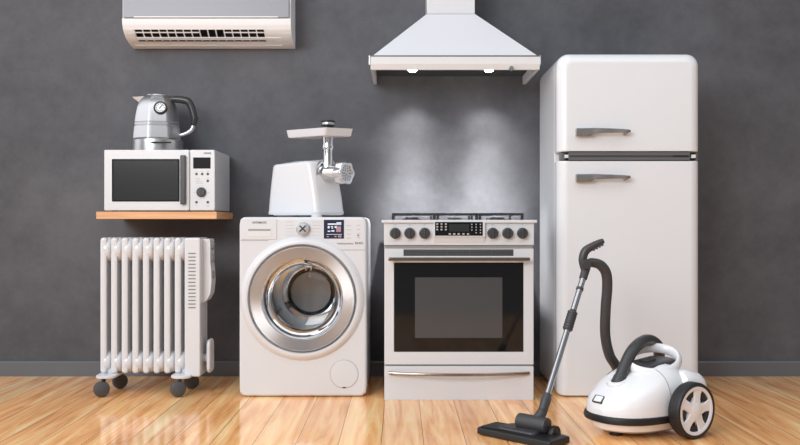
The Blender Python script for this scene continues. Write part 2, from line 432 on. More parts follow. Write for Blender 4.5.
# ------------------------------------------------------------------ range hood
HY = 4.645
L0 = (wx(455, HY), HY, 1.70)
hd = thing('range_hood', 'white pyramid range hood with chimney and two lit lamps, above the stove', 'range hood', L0)
hx0, hx1 = wx(370.5, HY), wx(539.8, HY)
zt, zm, zb = wz(55.5, HY), wz(64, HY), wz(69.3, HY)
cy0 = 4.88; ch0, ch1 = wx(426.5, cy0), wx(475.2, cy0); cz = wz(14.2, cy0)
b = MB(L0)
b.loft([[(hx0 + .012, HY + .006, zt), (hx1 - .012, HY + .006, zt), (hx1 - .012, WALL - .001, zt), (hx0 + .012, WALL - .001, zt)],
        [(ch0, cy0, cz), (ch1, cy0, cz), (ch1, WALL - .001, cz), (ch0, WALL - .001, cz)]])
b.build('canopy', white, hd, smooth=False)
MB(L0).box(ch0 + .002, ch1 - .002, cy0 + .003, WALL - .001, cz + .003, 2.55, .002).build('chimney', white, hd)
MB(L0).box(ch0 + .004, ch1 - .004, cy0 + .006, WALL - .001, cz - .001, cz + .004).build('chimney_seam', seamm, hd)
# skirt: front lip (sloping inward below), two side panels
b = MB(L0)
b.prism([(hx0, HY, zt - .006), (hx0, HY, zm), (hx0, HY + .01, zb), (hx0, HY + .024, zb), (hx0, HY + .024, zt - .006)], (hx1 - hx0, 0, 0))
b.build('front_lip', whitem, hd, smooth=False)
MB(L0).box(hx0 - .001, hx1 + .001, HY - .001, WALL - .001, zt - .006, zt + .001).build('lip_seam', trimm, hd)
for x in (hx0, hx1 - .020):
    MB(L0).box(x, x + .020, HY + .012, WALL - .001, zb, zt - .005, .002).build('side_panel', white, hd)
for x, s in ((hx0, -1), (hx1, 1)):
    MB(L0).box(min(x, x + s * .009), max(x, x + s * .009), HY + .002, HY + .05, zm - .005, zt + .002, .003).build('corner_cap', handm, hd)
MB(L0).box(hx0 + .015, hx1 - .015, HY + .02, WALL - .001, zb + .048, zb + .06).build('filter', dark, hd)  # closed underside; its near-black colour paints in the shade inside the hood
for px in (414, 490.5):
    c = Vector((wx(px - 1.5, 4.90), 4.90, zb + .046))
    MB(L0).cyl((c.x, c.y, c.z + .004), (c.x, c.y, c.z - .004), .030, .032, 24).build('lamp_bezel', chromes, hd)
    MB(L0).lathe((c.x, c.y, c.z - .004), (0, 0, -1), [(0, .025), (.006, .023), (.012, .015), (.015, 0)], 20).build('lamp_lens', lampm, hd)
    for nm, pw, sz, tilt in (('hood_beam', 190, 49.8, 3.9), ('hood_flood', 67, 50.1, 14.8), ('hood_spill', 23, 75.4, 24.6)):
        sp = D.lights.new(nm, 'SPOT'); sp.energy = pw; sp.spot_size = R(sz); sp.spot_blend = 1.0; sp.shadow_soft_size = .02; sp.color = (1, .985, .97)
        so = D.objects.new(nm, sp); C.objects.link(so); so.parent = hd
        so.location = Vector((c.x, c.y, c.z - .022)) - Vector(L0)
        so.rotation_euler = Vector((0, math.sin(R(tilt)), -math.cos(R(tilt)))).to_track_quat('-Z', 'Y').to_euler()
c = wp(511, 69, HY + .01)
MB(L0).lathe((c.x, c.y - .012, c.z + .002), (0, 1, 0), [(-.008, 0), (-.008, .011), (0, .013), (.012, .013), (.012, 0)], 16).build('switch_knob', chromes, hd)

# ------------------------------------------------------------------ wooden shelf
SY = 4.70
st = wz(211.6, SY); sb = wz(219, SY); sx0, sx1 = wx(96, SY), -.979
L0 = ((sx0 + sx1) / 2, 4.93, sb)
tag(MB(L0).box(sx0, sx1, SY, WALL - .001, sb, st, .003).build('wall_shelf', shelf_mat()), 'floating wooden shelf carrying the microwave, above the radiator', 'shelf')

# ------------------------------------------------------------------ microwave
MY = 4.72
mx = lambda p: wx(p, MY)
mz = lambda p: wz(p, MY)
L0 = ((mx(104) + mx(214.8)) / 2, 4.93, st)
mw = thing('microwave_oven', 'white microwave with black door window and grey handle, on the wooden shelf', 'microwave', L0)
m0, m1, mt, mbm = mx(104), mx(214.8), mz(149.8), mz(210.6)
b = MB(L0); b.box(m0, m1, MY + .014, 5.135, mbm, mt, .006)
b.build('body', white, mw)
for sx in (m0 + .04, m1 - .04):
    for sy in (MY + .06, 5.09):
        MB(L0).cyl((sx, sy, st), (sx, sy, mbm + .004), .016, .016, 16).build('foot', blackp, mw)
b = MB(L0); b.slab(lambda i: rr(m0 + i, mx(189.1) - i, mbm + i, mt - i, .006), MY, MY + .016, .005)
dr = b.build('door', white, mw)
MB(L0).slab(lambda i: rr(mx(111.9) + i, mx(179.6) - i, mz(201.6) + i, mz(159) - i, .004), MY - .0015, MY + .002, .0008).build('window_glass', gloss, dr)
MB(L0).slab(lambda i: rr(mx(113.5) + i, mx(178) - i, mz(200) + i, mz(160.6) - i, .003), MY - .0022, MY, .0005).build('window_mesh', pm('microwave_mesh', rgb(36, 36, 37), .16, mottle=.03), dr)
b = MB(L0); b.slab(lambda i: rr(mx(181) + i, mx(186.2) - i, mz(204.4) + i, mz(155.4) - i, .004), MY - .022, MY - .008, .004)
for z in (mz(157.5), mz(202.2)): b.box(mx(182), mx(185.2), MY - .012, MY + .002, z - .008, z + .008)
b.build('handle', graphite, dr)
b = MB(L0); b.slab(lambda i: rr(mx(190.0) + i, m1 - i, mbm + i, mt - i, .006), MY, MY + .016, .005)
cp = b.build('control_panel', white, mw)
MB(L0).slab(lambda i: rr(mx(193.2) + i, mx(210.6) - i, mz(168.6) + i, mz(157.4) - i, .002), MY - .0012, MY + .002, .0005).build('display', gloss, cp)
for px, py in ((196.5, 174), (202.2, 174), (207.8, 174), (207.8, 180.9), (196.5, 202.2), (207.8, 202.2)):
    MB(L0).cyl((mx(px), MY - .0025, mz(py)), (mx(px), MY + .002, mz(py)), .0068, .0072, 14).build('button', darkp, cp)
b = MB(L0)
c = Vector((mx(201.4), MY, mz(192.2)))
b.lathe(c, (0, -1, 0), [(0, .0265), (.004, .0265), (.006, .0245), (.018, .0225), (.021, .019), (.021, 0)], 28)
b.obox(c + Vector((0, -.0215, 0)), (1, 0, 0), (0, 1, 0), (0, 0, 1), .004, .003, .018, .001)
b.build('knob', graphite, cp)
text('brand_print', 'MICROWAVE', (mx(207.5), MY - .0008, mz(153.3)), .012, inkm, cp, L0, True, width=mx(211) - mx(204))
b = MB(L0)
for i, (x0, x1, y) in enumerate(((195.6, 199.4, 178.3), (195.6, 200.4, 180), (195.6, 202, 181.6), (195.6, 203.4, 183.2))):
    b.box(mx(x0), mx(x1), MY - .0006, MY + .001, mz(y) - .0012, mz(y) + .0012)
b.build('menu_print', inkl, cp); b = MB(L0)
for px, py in ((196.5, 171.2), (202.2, 171.2), (207.8, 171.2), (207.8, 178.2), (196.5, 205.4), (207.8, 205.4), (207.8, 206.8)):
    b.box(mx(px - 1.6), mx(px + 1.6), MY - .0006, MY + .001, mz(py) - .001, mz(py) + .001); b.build('button_print', inkl, cp); b = MB(L0)
for s in (-1, 1): b.box(mx(201.4 + s * 7.2 - .9), mx(201.4 + s * 7.2 + .9), MY - .0006, MY + .001, mz(192.4) - .0016, mz(192.4) + .0016)
for k in range(9):
    a = R(20 + 140 * k / 8); p = c + Vector((math.cos(a) * .033, 0, math.sin(a) * .033))
    b.box(p.x - .001, p.x + .001, MY - .0006, MY + .001, p.z - .001, p.z + .001)
b.build('dial_print', inkl, cp)

# ------------------------------------------------------------------ kettle
KY = 4.93
kx = wx(157.0, KY); kz = mt
L0 = (kx, KY, kz)
kt = thing('electric_kettle', 'stainless steel kettle with dark handle and round thermometer, on the microwave', 'kettle', L0)
def KZ(py): return wz(py, KY)
s_ = KY / F
b = MB(L0)
b.lathe((kx, KY, 0), (0, 0, 1), [(kz, 0), (kz, 25.2 * s_), (kz + .006, 25.8 * s_), (KZ(141.2), 25.6 * s_), (KZ(140.2), 24.6 * s_), (KZ(139.8), 24.2 * s_)], 48)
b.build('base', steel, kt)
# eight-sided soft body
def oct_loop(z, r, p=.10):
    out = []
    for i in range(64):
        a = 2 * PI * i / 64 + R(10)
        m = ((a + R(28.5) + PI / 8) % (PI / 4)) - PI / 8
        k = 1 / math.cos(m) * math.cos(PI / 8)
        out.append((kx + r * k / .985 * math.cos(a), KY + r * k / .985 * math.sin(a), z))
    return out
b = MB(L0)
b.loft([oct_loop(KZ(y), r * s_) for y, r in ((139.8, 24.0), (139.2, 24.3), (134, 23.9), (127.6, 23.2), (127.2, 22.6), (126.4, 22.6), (126.0, 23.0), (124.6, 22.9), (124.2, 22.5), (123.6, 22.5), (123.2, 22.8), (115, 21.6), (109, 20.3), (105, 19.0), (101, 16.6), (98.5, 14.2), (97, 12.6), (96.2, 11.6))])
b.build('body', steel, kt, ang=25)
b = MB(L0)
b.lathe((kx, KY, KZ(96.4)), (0, 0, 1), [(0, 11.5 * s_), (.004, 11.3 * s_), (.007, 9 * s_), (.009, 0)], 40)
b.build('lid', steel, kt)
# spout: tapering triangular channel to the left
b = MB(L0)
def tri(p, w, h): return [(p[0], KY - w, p[1]), (p[0] + h * .6, KY - w * .93, p[1] - h), (p[0] + h * .75, KY, p[1] - h * 1.25), (p[0] + h * .6, KY + w * .93, p[1] - h), (p[0], KY + w, p[1]), (p[0] + .006, KY, p[1])]
b.loft([tri((wx(133.2, KY), KZ(97.0)), .012, .008), tri((wx(137.5, KY), KZ(97.4)), .026, .032), tri((wx(149, KY), KZ(97.2)), .05, .055)])
b.build('spout', pm('spout_satin', (.70, .70, .72, 1), .3, .5, mottle=.02), kt, smooth=False)
# handle
b = MB(L0)
hp = [(168, 99.2), (174, 99.4), (182, 100), (188.2, 101.6), (191.2, 106), (193.6, 113), (194.9, 120), (193.6, 126)]
b.tube([(wx(x, KY), KY - .01, KZ(y)) for x, y in hp], [.014, .021, .023, .024, .022, .021, .020, .014], 12, 5, flat=(.9, .9), up=(0, 1, 0))
b.build('handle', pm('kettle_handle_black', rgb(44, 44, 46), .3, mottle=.05), kt)
b = MB(L0)
b.tube([(wx(194.2, KY), KY - .01, KZ(124)), (wx(192.6, KY), KY - .01, KZ(129)), (wx(188.4, KY), KY - .01, KZ(132.6)), (wx(181, KY), KY - .01, KZ(135.5))], [.0125, .0125, .011, .009], 12, 5)
b.build('handle_bracket', steel, kt)
# thermometer
gd = Vector((.10, -1, .27)).normalized()
gc = Vector((wx(160.4, KY - .1), KY - .0975, KZ(110.3)))
g = MB(L0).lathe(gc, gd, [(-.02, 0), (-.02, .036), (.008, .037), (.012, .034), (.012, .028), (.008, .0275), (.008, 0)], 36).build('thermometer', blackp, kt)
MB(L0).lathe(gc, gd, [(.0085, 0), (.009, .0272), (.0085, .0275)], 32).build('dial', pm('dial_white', (.82, .82, .82, 1), .4, mottle=.01), g)
_, gu, gv = frame_of(gd)
b = MB(L0); b.obox(gc + gd * .0105 + (gu * .3 + gv * .4) * .012, (gu * .6 + gv * .8), (gu * -.8 + gv * .6), gd, .014, .0016, .0008)
for k in range(11):
    a = 2 * PI * k / 12; b.obox(gc + gd * .0098 + (gu * math.cos(a) + gv * math.sin(a)) * .021, gu, gv, gd, .0022, .0022, .0006)
b.build('needle', blackp, g)
# switch on the base
b = MB(L0)
by = KY - 25.8 * s_
b.tube([(wx(146.5, by), by + .018, KZ(143.9)), (wx(152, by), by - .001, KZ(144.6)), (wx(160, by), by - .006, KZ(144.8)), (wx(170.5, by), by + .012, KZ(144.6))], .0042, 8, 4)
b.lathe((wx(147.2, by), by + .014, KZ(143.9)), (-.2, -1, 0), [(0, .011), (.006, .011), (.008, .008), (.008, 0)], 16)
b.build('switch_lever', blackp, kt)

# ------------------------------------------------------------------ oil radiator
RY = 4.60
rx = lambda p: wx(p, RY)
rz = lambda p: wz(p, RY)
L0 = (rx(150), 4.68, 0)
rd = thing('oil_radiator', 'white eight-column oil radiator on grey castors, below the wooden shelf', 'radiator', L0)
pitch = (rx(174.5) - rx(100.1)) / 7
zt, zb = rz(237.6), rz(373.8)
def fin_out(y0, y1, z0, z1, r, n=6): return rr(y0, y1, z0, z1, r, n)
for k in range(8):
    x0 = rx(100.1) + k * pitch; w = .029
    b = MB(L0)
    w = .031
    # panel with rounded front edge: lofted across its thickness
    loops = []
    for fx_, ins in ((0, .006), (.12, .0025), (.3, .0006), (.5, 0), (.7, .0006), (.88, .0025), (1, .006)):
        loops.append([(x0 + w * fx_, y, z) for y, z in rr(RY + ins, RY + .17 - ins, zb + ins, zt - ins, .014)])
    b.loft(loops)
    # swollen oil channels joining fin to fin at top and bottom
    for zc, hh in ((rz(249.8), .066), (rz(362.8), .058)):
        b.lathe((x0, RY + .062, zc), (1, 0, 0), [(.001, .0), (.001, .050), (.005, .058), (.012, .0625), (.022, .065), (.034, .0635), (.044, .059), (.050, .052), (.0525, .044), (.0525, 0)], 24, scale=(1, hh / .066))
    b.build('fin', white, rd)
# control box at the right end
bx0, bx1 = rx(184.9), rx(200.6)
b = MB(L0); b.slab(lambda i: rr(bx0 + i, bx1 - i, rz(376.5) + i, rz(237.8) - i, .008), RY - .012, RY + .16, .008)
cb = b.build('control_box', white, rd)
b = MB(L0)
for k in range(16):
    z = rz(253.4 + k * 3.6); b.box(rx(188.9), rx(196.2), RY - .013, RY - .008, z - .0032, z + .0032)
b.build('vent_slots', pm('vent_slot_grey', rgb(128, 126, 126), .6, mottle=.02), cb)
# control panel bulging from the right side
b = MB(L0)
pp = [(-.001, rz(239)), (.036, rz(239.2)), (.039, rz(243)), (.039, rz(262)), (.043, rz(270)), (.046, rz(282)), (.040, rz(294)), (.022, rz(301)), (-.001, rz(304))]
b.prism([(bx1 + x, RY + .05, z) for x, z in pp], (0, .105, 0))
pn = b.build('control_panel', whitep, rd)
for z in (rz(246), rz(259), rz(276)):
    MB(L0).lathe((bx1 + .038, RY + .095, z), (1, 0, -.05), [(0, .024), (.008, .023), (.012, .018), (.012, 0)], 18).build('dial', seamm, pn)
# cord tidy at lower right
b = MB(L0)
b.cyl((bx1 - .002, RY + .085, rz(360)), (bx1 + .03, RY + .085, rz(360)), .022, .022, 18)
b.loft([[(x, y, z) for y, z in rr(RY + .03 + q, RY + .14 - q, rz(374.5) + q, rz(341) - q, .03)] for x, q in ((bx1 + .024, .004), (bx1 + .029, 0), (bx1 + .037, 0), (bx1 + .042, .005))])
b.build('cord_holder', whitep, rd)
# castor feet
for (fp_, bp_) in (((101.6, 389.7), (120, 381.2)), ((178, 389.7), (191.6, 381.4))):
    xf, xb = wx(fp_[0], 4.54), wx(bp_[0], 4.77)
    xm = (xf + xb) / 2
    b = MB(L0)
    zc = .091
    b.loft([[(x_, y_, z_) for x_, y_ in rr(xm - .052 + q, xm + .052 - q, 4.535 + q, 4.80 - q, .045)] for z_, q in ((zc, .006), (zc + .004, 0), (zc + .014, 0), (zc + .019, .008))])
    b.box(xm - .02, xm + .02, 4.62, 4.74, zc + .015, zc + .045, .005)
    fb = b.build('foot_bracket', whitep, rd)
    for (x, y) in ((xf, 4.54), (xb, 4.77)):
        r = .0405
        dx = Vector((.55, -.83, 0)).normalized()
        b = MB(L0)
        b.lathe((x, y, r), dx, [(-.022, 0), (-.022, .026), (-.018, .036), (-.008, r), (.008, r), (.018, .037), (.022, .028), (.0235, .016), (.026, .012), (.026, 0)], 28)
        cw = b.build('castor', casterg, fb)
        cw2 = MB(L0)
        b2 = cw2
        b2.cyl((x, y, r), (xm + (x - xm) * .6, y + (.03 if y < 4.6 else -.03), zc + .004), .011, .011, 10)
        b2.build('castor_fork', blackp, fb)

# ------------------------------------------------------------------ washing machine
WY = 4.538
ux = lambda p: wx(p, WY)
uz = lambda p: wz(p, WY)
x0, x1, z0, z1 = ux(239.2), ux(366.6), .003, uz(217.0)
L0 = ((x0 + x1) / 2, 4.83, 0)
wm = thing('washing_machine', 'white front-loading washing machine with round chrome door, left of the stove', 'washing machine', L0)
dc = Vector((ux(302.5), WY, uz(298.5))); u_ = WY / F
def polar(outl, n=160):
    """resample an outline by rays from the door centre so that it can be lofted to the round hole"""
    res = []
    m = len(outl)
    for i in range(n):
        a = 2 * PI * i / n; d = (math.cos(a), math.sin(a)); best = None
        for k in range(m):
            p, q = outl[k], outl[(k + 1) % m]
            ex, ez = q[0] - p[0], q[1] - p[1]; den = d[0] * ez - d[1] * ex
            if abs(den) < 1e-12: continue
            wx_, wz_ = p[0] - dc.x, p[1] - dc.z
            t_ = (wx_ * ez - wz_ * ex) / den; s = (wx_ * d[1] - wz_ * d[0]) / den
            if t_ > 0 and -1e-6 <= s <= 1 + 1e-6 and (best is None or t_ > best): best = t_
        res.append((dc.x + d[0] * best, dc.z + d[1] * best))
    return res
def wout(i): return polar(rr(x0 + i, x1 - i, z0 + i, z1 - i, max(.030 - i * .5, .012), 8))
def circ(r, y, n=160): return [(dc.x + r * math.cos(2 * PI * i / n), y, dc.z + r * math.sin(2 * PI * i / n)) for i in range(n)]
f = .014
loops = [[(x, 5.13, z) for x, z in wout(0)], [(x, WY + f, z) for x, z in wout(0)]]
for q in range(1, 6):
    a = PI / 2 * q / 5; loops.append([(x, WY + f * (1 - math.sin(a)), z) for x, z in wout(f * (1 - math.cos(a)))])
hr = 53 * u_
loops += [circ(hr, WY), circ(hr, WY + .05), circ(41 * u_, WY + .055), circ(41 * u_, WY + .09), circ(47 * u_, WY + .10)]
b = MB(L0); b.loft(loops, True, False)
b.build('cabinet', white, wm)
for sx in (x0 + .06, x1 - .06):
    for sy in (WY + .07, 5.06):
        MB(L0).cyl((sx, sy, 0), (sx, sy, .014), .022, .02, 16).build('foot', blackp, wm)
# drum seen through the glass
b = MB(L0); b.lathe((dc.x, WY + .10, dc.z), (0, 1, 0), [(0, 46.5 * u_), (.02, 47 * u_), (.34, 47 * u_), (.36, 44 * u_)], 64)
drm = b.build('drum', drumm, wm)
b = MB(L0); b.lathe((dc.x, WY + .455, dc.z), (0, 1, 0), [(-.01, 0), (-.012, .105), (-.006, .113), (0, .12), (-.012, .135), (-.006, .15), (.006, .17), (.0, .235)], 64)
bk_ = b.build('drum_back', drumm, drm)
MB(L0).lathe((dc.x, WY + .44, dc.z), (0, 1, 0), [(-.012, 0), (-.012, .112), (-.006, .116), (.004, .116)], 48).build('drum_hub', discm, bk_)
b = MB(L0); b.lathe((dc.x, WY + .43, dc.z), (0, 1, 0), [(0, .122), (-.006, .128), (0, .134), (.02, .134), (.02, .122)], 48, closed=True)
b.build('drum_groove', blackp, bk_)
for a in (90, 210, 330):
    a = R(a); c = Vector((dc.x, 0, dc.z)); rd_ = Vector((math.cos(a), 0, math.sin(a))); tg = Vector((-math.sin(a), 0, math.cos(a)))
    b = MB(L0)
    lo = []
    for y, h_ in ((WY + .14, .02), (WY + .18, .06), (WY + .36, .065), (WY + .43, .03)):
        base = c + rd_ * (46.8 * u_); lo.append([Vector((0, y, 0)) + base + tg * .03, Vector((0, y, 0)) + base - rd_ * h_ + tg * .010, Vector((0, y, 0)) + base - rd_ * h_ - tg * .010, Vector((0, y, 0)) + base - tg * .03])
    b.loft(lo); b.build('drum_lifter', chromes, drm)
b = MB(L0); b.lathe((dc.x, WY + .06, dc.z), (0, 1, 0), [(0, 43 * u_), (.0, 40.5 * u_), (.015, 39.0 * u_), (.03, 40.5 * u_), (.045, 41.5 * u_)], 64)
b.build('door_gasket', darkp, wm)
# white moulded surround
b = MB(L0); b.lathe(dc, (0, -1, 0), [(-.004, 62.5 * u_), (.008, 61 * u_), (.018, 58.5 * u_), (.022, 56.5 * u_), (.020, 54.6 * u_), (.010, 53.6 * u_), (-.04, 53.2 * u_)], 96)
b.build('door_surround', white, wm)
# chrome door ring, glass bowl
b = MB(L0)
b.lathe(dc, (0, -1, 0), [(-.03, 53 * u_), (.012, 53 * u_), (.024, 52.3 * u_), (.029, 51.4 * u_), (.0285, 50.5 * u_), (.0255, 41.0 * u_), (.022, 40.2 * u_), (.014, 39.4 * u_), (-.012, 38.6 * u_), (-.04, 38.6 * u_)], 128)
rcm = pm('ring_chrome', (.66, .66, .68, 1), .26, 1, mottle=.02)
_b = rcm.node_tree.nodes['Principled BSDF']; _b.inputs['Anisotropic'].default_value = .92
_t = rcm.node_tree.nodes.new('ShaderNodeTangent'); _t.direction_type = 'RADIAL'; _t.axis = 'Y'
rcm.node_tree.links.new(_t.outputs[0], _b.inputs['Tangent'])
dor = b.build('door_ring', rcm, wm)
b = MB(L0); b.lathe(dc, (0, -1, 0), [(-.006, 38.7 * u_), (-.010, 37 * u_), (-.035, 35.5 * u_), (-.075, 33 * u_), (-.092, 27 * u_), (-.098, 15 * u_), (-.10, 0)], 64)
b.build('glass_bowl', bowl_glass, dor)
# door catch at the top of the opening
c = wp(308.6, 265.5, WY + .05)
b = MB(L0); b.box(c.x - .018, c.x + .018, c.y - .02, c.y + .02, c.z - .006, c.z + .012, .003)
for s in (-1, 1): b.box(c.x + s * .013 - .004, c.x + s * .013 + .004, c.y - .01, c.y + .01, c.z - .026, c.z, .002)
b.build('door_catch', chrome, dor)
# control panel
yF = WY
def plate(name, a, bq, c_, d_, mat, parent, th=.0012, r=.003, deep=.002):
    return MB(L0).slab(lambda i: rr(ux(a) + i, ux(bq) - i, uz(d_) + i, uz(c_) - i, min(r, abs(uz(c_) - uz(d_)) * .45)), yF - th, yF + deep, min(th * .5, .003)).build(name, mat, parent)
dwr = plate('detergent_drawer', 241.5, 276.8, 218.4, 239.3, white, wm, .004, .006)
b = MB(L0)
b.slab(lambda i: rr(ux(248) + i, ux(271.5) - i, uz(236.6) + i, uz(228.6) - i, .003), yF - .0055, yF - .003, .001)
b.build('grip_recess', whitem, dwr)
MB(L0).box(ux(248.4), ux(270.6), yF - .0062, yF - .004, uz(230.9), uz(228.9), .0005).build('grip_top_line', seamm, dwr)  # grey strip along the top of the grip
text('brand_print', 'AUTOMATIC', (ux(259.6), yF - .0048, uz(222.6)), .015, inkm, dwr, L0, True, width=ux(266.8) - ux(252.4))
b = MB(L0)
for (a, bq) in ((240.6, 268.0), (337, 365.2)):
    z = uz(240.6 if a < 300 else 250.0); b.box(ux(a), ux(bq), yF - .0007, yF + .001, z - .0014, z + .0014); b.build('panel_seam', seamm, wm); b = MB(L0)
c = Vector((ux(303.2), yF, uz(228.6)))
kn = MB(L0).lathe(c, (0, -1, 0), [(0, .037), (.004, .037), (.006, .034), (.006, .0335), (.024, .031), (.028, .028), (.029, 0)], 40).build('knob', steel, wm)
b = MB(L0)
for a in (45, 135):
    a = R(a); b.obox(c + Vector((0, -.0295, 0)), (math.cos(a), 0, math.sin(a)), (0, 1, 0), (-math.sin(a), 0, math.cos(a)), .022, .0015, .004, .001)
b.build('knob_cross', darkp, kn)
b = MB(L0)
for s in (-1, 1):
    for k in range(5):
        z = c.z + .034 - k * .017; xx = c.x + s * .045
        b.box(min(xx, xx + s * (.045)), max(xx, xx + s * .045), yF - .0006, yF + .001, z - .0009, z + .0009)
    b.build('programme_print', inkl, wm); b = MB(L0)
ds = plate('display', 323.8, 344.0, 219.8, 238.6, screen, wm, .002, .002)
yd = yF - .0025
b = MB(L0)
for (a, bq, c_, d_) in ((327.8, 341, 223.4, 224.8), (336.5, 341.2, 222.2, 225), (327.8, 329.6, 226, 228.4), (330.8, 333.2, 226.2, 227.2), (331.6, 333.2, 227.6, 228.6), (327.8, 330.4, 230.6, 231.8), (331.4, 334.4, 230.2, 231.6), (334.6, 337, 226, 228), (326.5, 342, 234.2, 234.6)):
    b.box(ux(a), ux(bq), yd, yd + .001, uz(d_), uz(c_))
b.build('screen_figures', pixw, ds)
b = MB(L0)
for (a, bq, c_, d_) in ((336.2, 341, 226.4, 232), (338, 341.4, 235.4, 237.4), (334.4, 336.6, 235.8, 237.2), (327, 328.6, 236, 237.2)):
    b.box(ux(a), ux(bq), yd, yd + .001, uz(d_), uz(c_)); b.build('screen_picture', pixr, ds); b = MB(L0)
b = MB(L0)
for k in range(4):
    y = 225.6 + k * 4.2
    b.box(ux(346.6), ux(351.2), yF - .0006, yF + .001, uz(y) - .0016, uz(y) + .0016); b.build('button_print', inkl, wm); b = MB(L0)
    b.box(ux(356.8), ux(360.4), yF - .0006, yF + .001, uz(y - .4) - .0016, uz(y - .4) + .0016); b.build('button_print', inkl, wm); b = MB(L0)
MB(L0).cyl((ux(358.2), yF - .003, uz(235.4)), (ux(358.2), yF + .002, uz(235.4)), .0055, .006, 12).build('start_button', seamm, wm)
text('capacity_print', 'Washing Machine', (ux(345), yF - .0008, uz(243.6)), .012, inkm, wm, L0, width=ux(353) - ux(337))
text('capacity_print', '8.0 KG', (ux(359), yF - .0008, uz(243.2)), .016, inkm, wm, L0, True, width=ux(362.6) - ux(355.2))
# filter flap
c = Vector((ux(344.2), yF, uz(374)))
fl = MB(L0).lathe(c, (0, -1, 0), [(-.002, .0715), (.0015, .0710), (.003, .068), (.003, 0)], 56).build('filter_cover', white, wm)
MB(L0).lathe(c, (0, -1, 0), [(-.001, .0735), (.0009, .0735), (.0009, .0705), (-.001, .0705)], 56, closed=True).build('cover_groove', seamm, fl)
MB(L0).box(c.x - .008, c.x + .008, yF - .0042, yF, c.z - .0715, c.z - .066, .001).build('cover_notch', blackp, fl)

# ------------------------------------------------------------------ meat grinder
# seen corner-on: long flank to the left, grinding head on the short right-hand face
GY = 4.78
L0 = (wx(306, GY), GY, z1)
mg = thing('meat_grinder', 'white electric meat grinder with chrome head and tray, on the washing machine', 'meat grinder', L0)
# plan corners at base: A left-back, B front corner, C right-back (front silhouettes from the photo)
def gp(px, Y): return Vector((wx(px, Y), Y, 0))
A, B_, Cc = gp(266.6, 4.79), gp(317.0, 4.61), gp(345.6, 4.755)
Dd = A + (Cc - B_)
At, Bt, Ct = gp(271.4, 4.80), gp(309.5, 4.65), gp(336.6, 4.785)
Dt = At + (Ct - Bt)
zf = z1 + .014
def quad_round(ps, z, r, zs=None):
    out = []; n = len(ps)
    for i in range(n):
        p = ps[i]; a = (ps[i - 1] - p).normalized(); c_ = (ps[(i + 1) % n] - p).normalized()
        zz = z if zs is None else zs[i]
        for k in range(5):
            s = k / 4; q = (p + a * r) * (1 - s) ** 2 + p * 2 * s * (1 - s) + (p + c_ * r) * s * s
            out.append(Vector((q.x, q.y, zz)))
    return out
def lerp(P, Q, s): return [p + (q - p) * s for p, q in zip(P, Q)]
base = [A, B_, Cc, Dd]; top = [At, Bt, Ct, Dt]
ztA, ztB = wz(165.2, 4.81), wz(161.5, 4.66)
zts = [ztA, ztB, wz(160.5, 4.79), wz(163, 4.95)]
b = MB(L0); loops = []
for s in (0, .1, .3, .5, .7, .85, .95):
    ps = lerp(base, top, s ** 1.35)
    loops.append(quad_round(ps, 0, .03, [zf + (zz - zf) * s for zz in zts]))
cen = (At + Bt + Ct + Dt) / 4
for s, ins in ((.985, .015), (1.0, .045), (1.012, .10), (1.02, .2)):
    ps = [p + (cen - p) * ins for p in top]
    loops.append(quad_round(ps, 0, .03, [zf + (zz - zf) * s for zz in zts]))
b.loft(loops); b.build('motor_housing', white, mg)
b = MB(L0); b.loft([quad_round([p + (((A + Cc) / 2) - p) * q for p in base], z, .03) for z, q in ((z1 + .010, .03), (z1 + .020, -.008), (z1 + .030, -.008), (z1 + .034, .004))])
b.build('base_band', whitep, mg)
for p in base:
    q = p + ((A + Cc) / 2 - p) * .16
    MB(L0).cyl((q.x, q.y, z1), (q.x, q.y, z1 + .014), .022, .022, 14).build('foot', blackp, mg)
b = MB(L0); q = B_ + ((A + Cc) / 2 - B_) * .05
b.cyl((q.x, q.y + .012, z1 + .0005), (q.x, q.y + .012, z1 + .014), .028, .028, 18); b.build('front_foot', whitep, mg)
# head: axis points right and toward the viewer
hx = Vector((.80, -.60, -.03)).normalized()
fc = Vector((wx(346.2, 4.62), 4.62, wz(173.2, 4.62)))
root_ = fc - hx * .20
hdg = MB(L0).lathe(root_, hx, [(0, 0), (0, .062), (.03, .062), (.05, .05), (.055, .042), (.16, .042), (.165, .046), (.20, .046), (.20, 0)], 36).build('grinding_head', chrome, mg)
MB(L0).lathe(root_ , hx, [(.028, .066), (.048, .066), (.052, .058), (.028, .058)], 36, closed=True).build('mounting_collar', steel, hdg)
# lobed locking ring
_, hu, hv = frame_of(hx)
b = MB(L0); nl = 96; lo = []
for d_, sc in ((.158, .96), (.164, 1), (.198, 1), (.206, .95), (.206, .72), (.200, .70)):
    lo.append([fc - hx * .2 + hx * d_ + (hu * math.cos(2 * PI * i / nl) + hv * math.sin(2 * PI * i / nl)) * (.060 + .0045 * math.cos(6 * 2 * PI * i / nl)) * sc for i in range(nl)])
b.loft(lo, False, False); b.build('locking_ring', chrome, hdg)
b = MB(L0); b.lathe(fc, hx, [(-.01, .044), (.001, .044), (.001, 0)], 32); plt = b.build('mincing_plate', steel, hdg)
b = MB(L0)
for rr_, n in ((.016, 6), (.026, 10), (.036, 14)):
    for k in range(n):
        a = 2 * PI * k / n; p = fc + (hu * math.cos(a) + hv * math.sin(a)) * rr_; b.cyl(p, p + hx * .0016, .0032, .0032, 8)
b.build('plate_holes', darkp, plt)
MB(L0).lathe(fc, hx, [(0, .010), (.008, .009), (.010, .005), (.010, 0)], 16).build('plate_boss', chrome, plt)
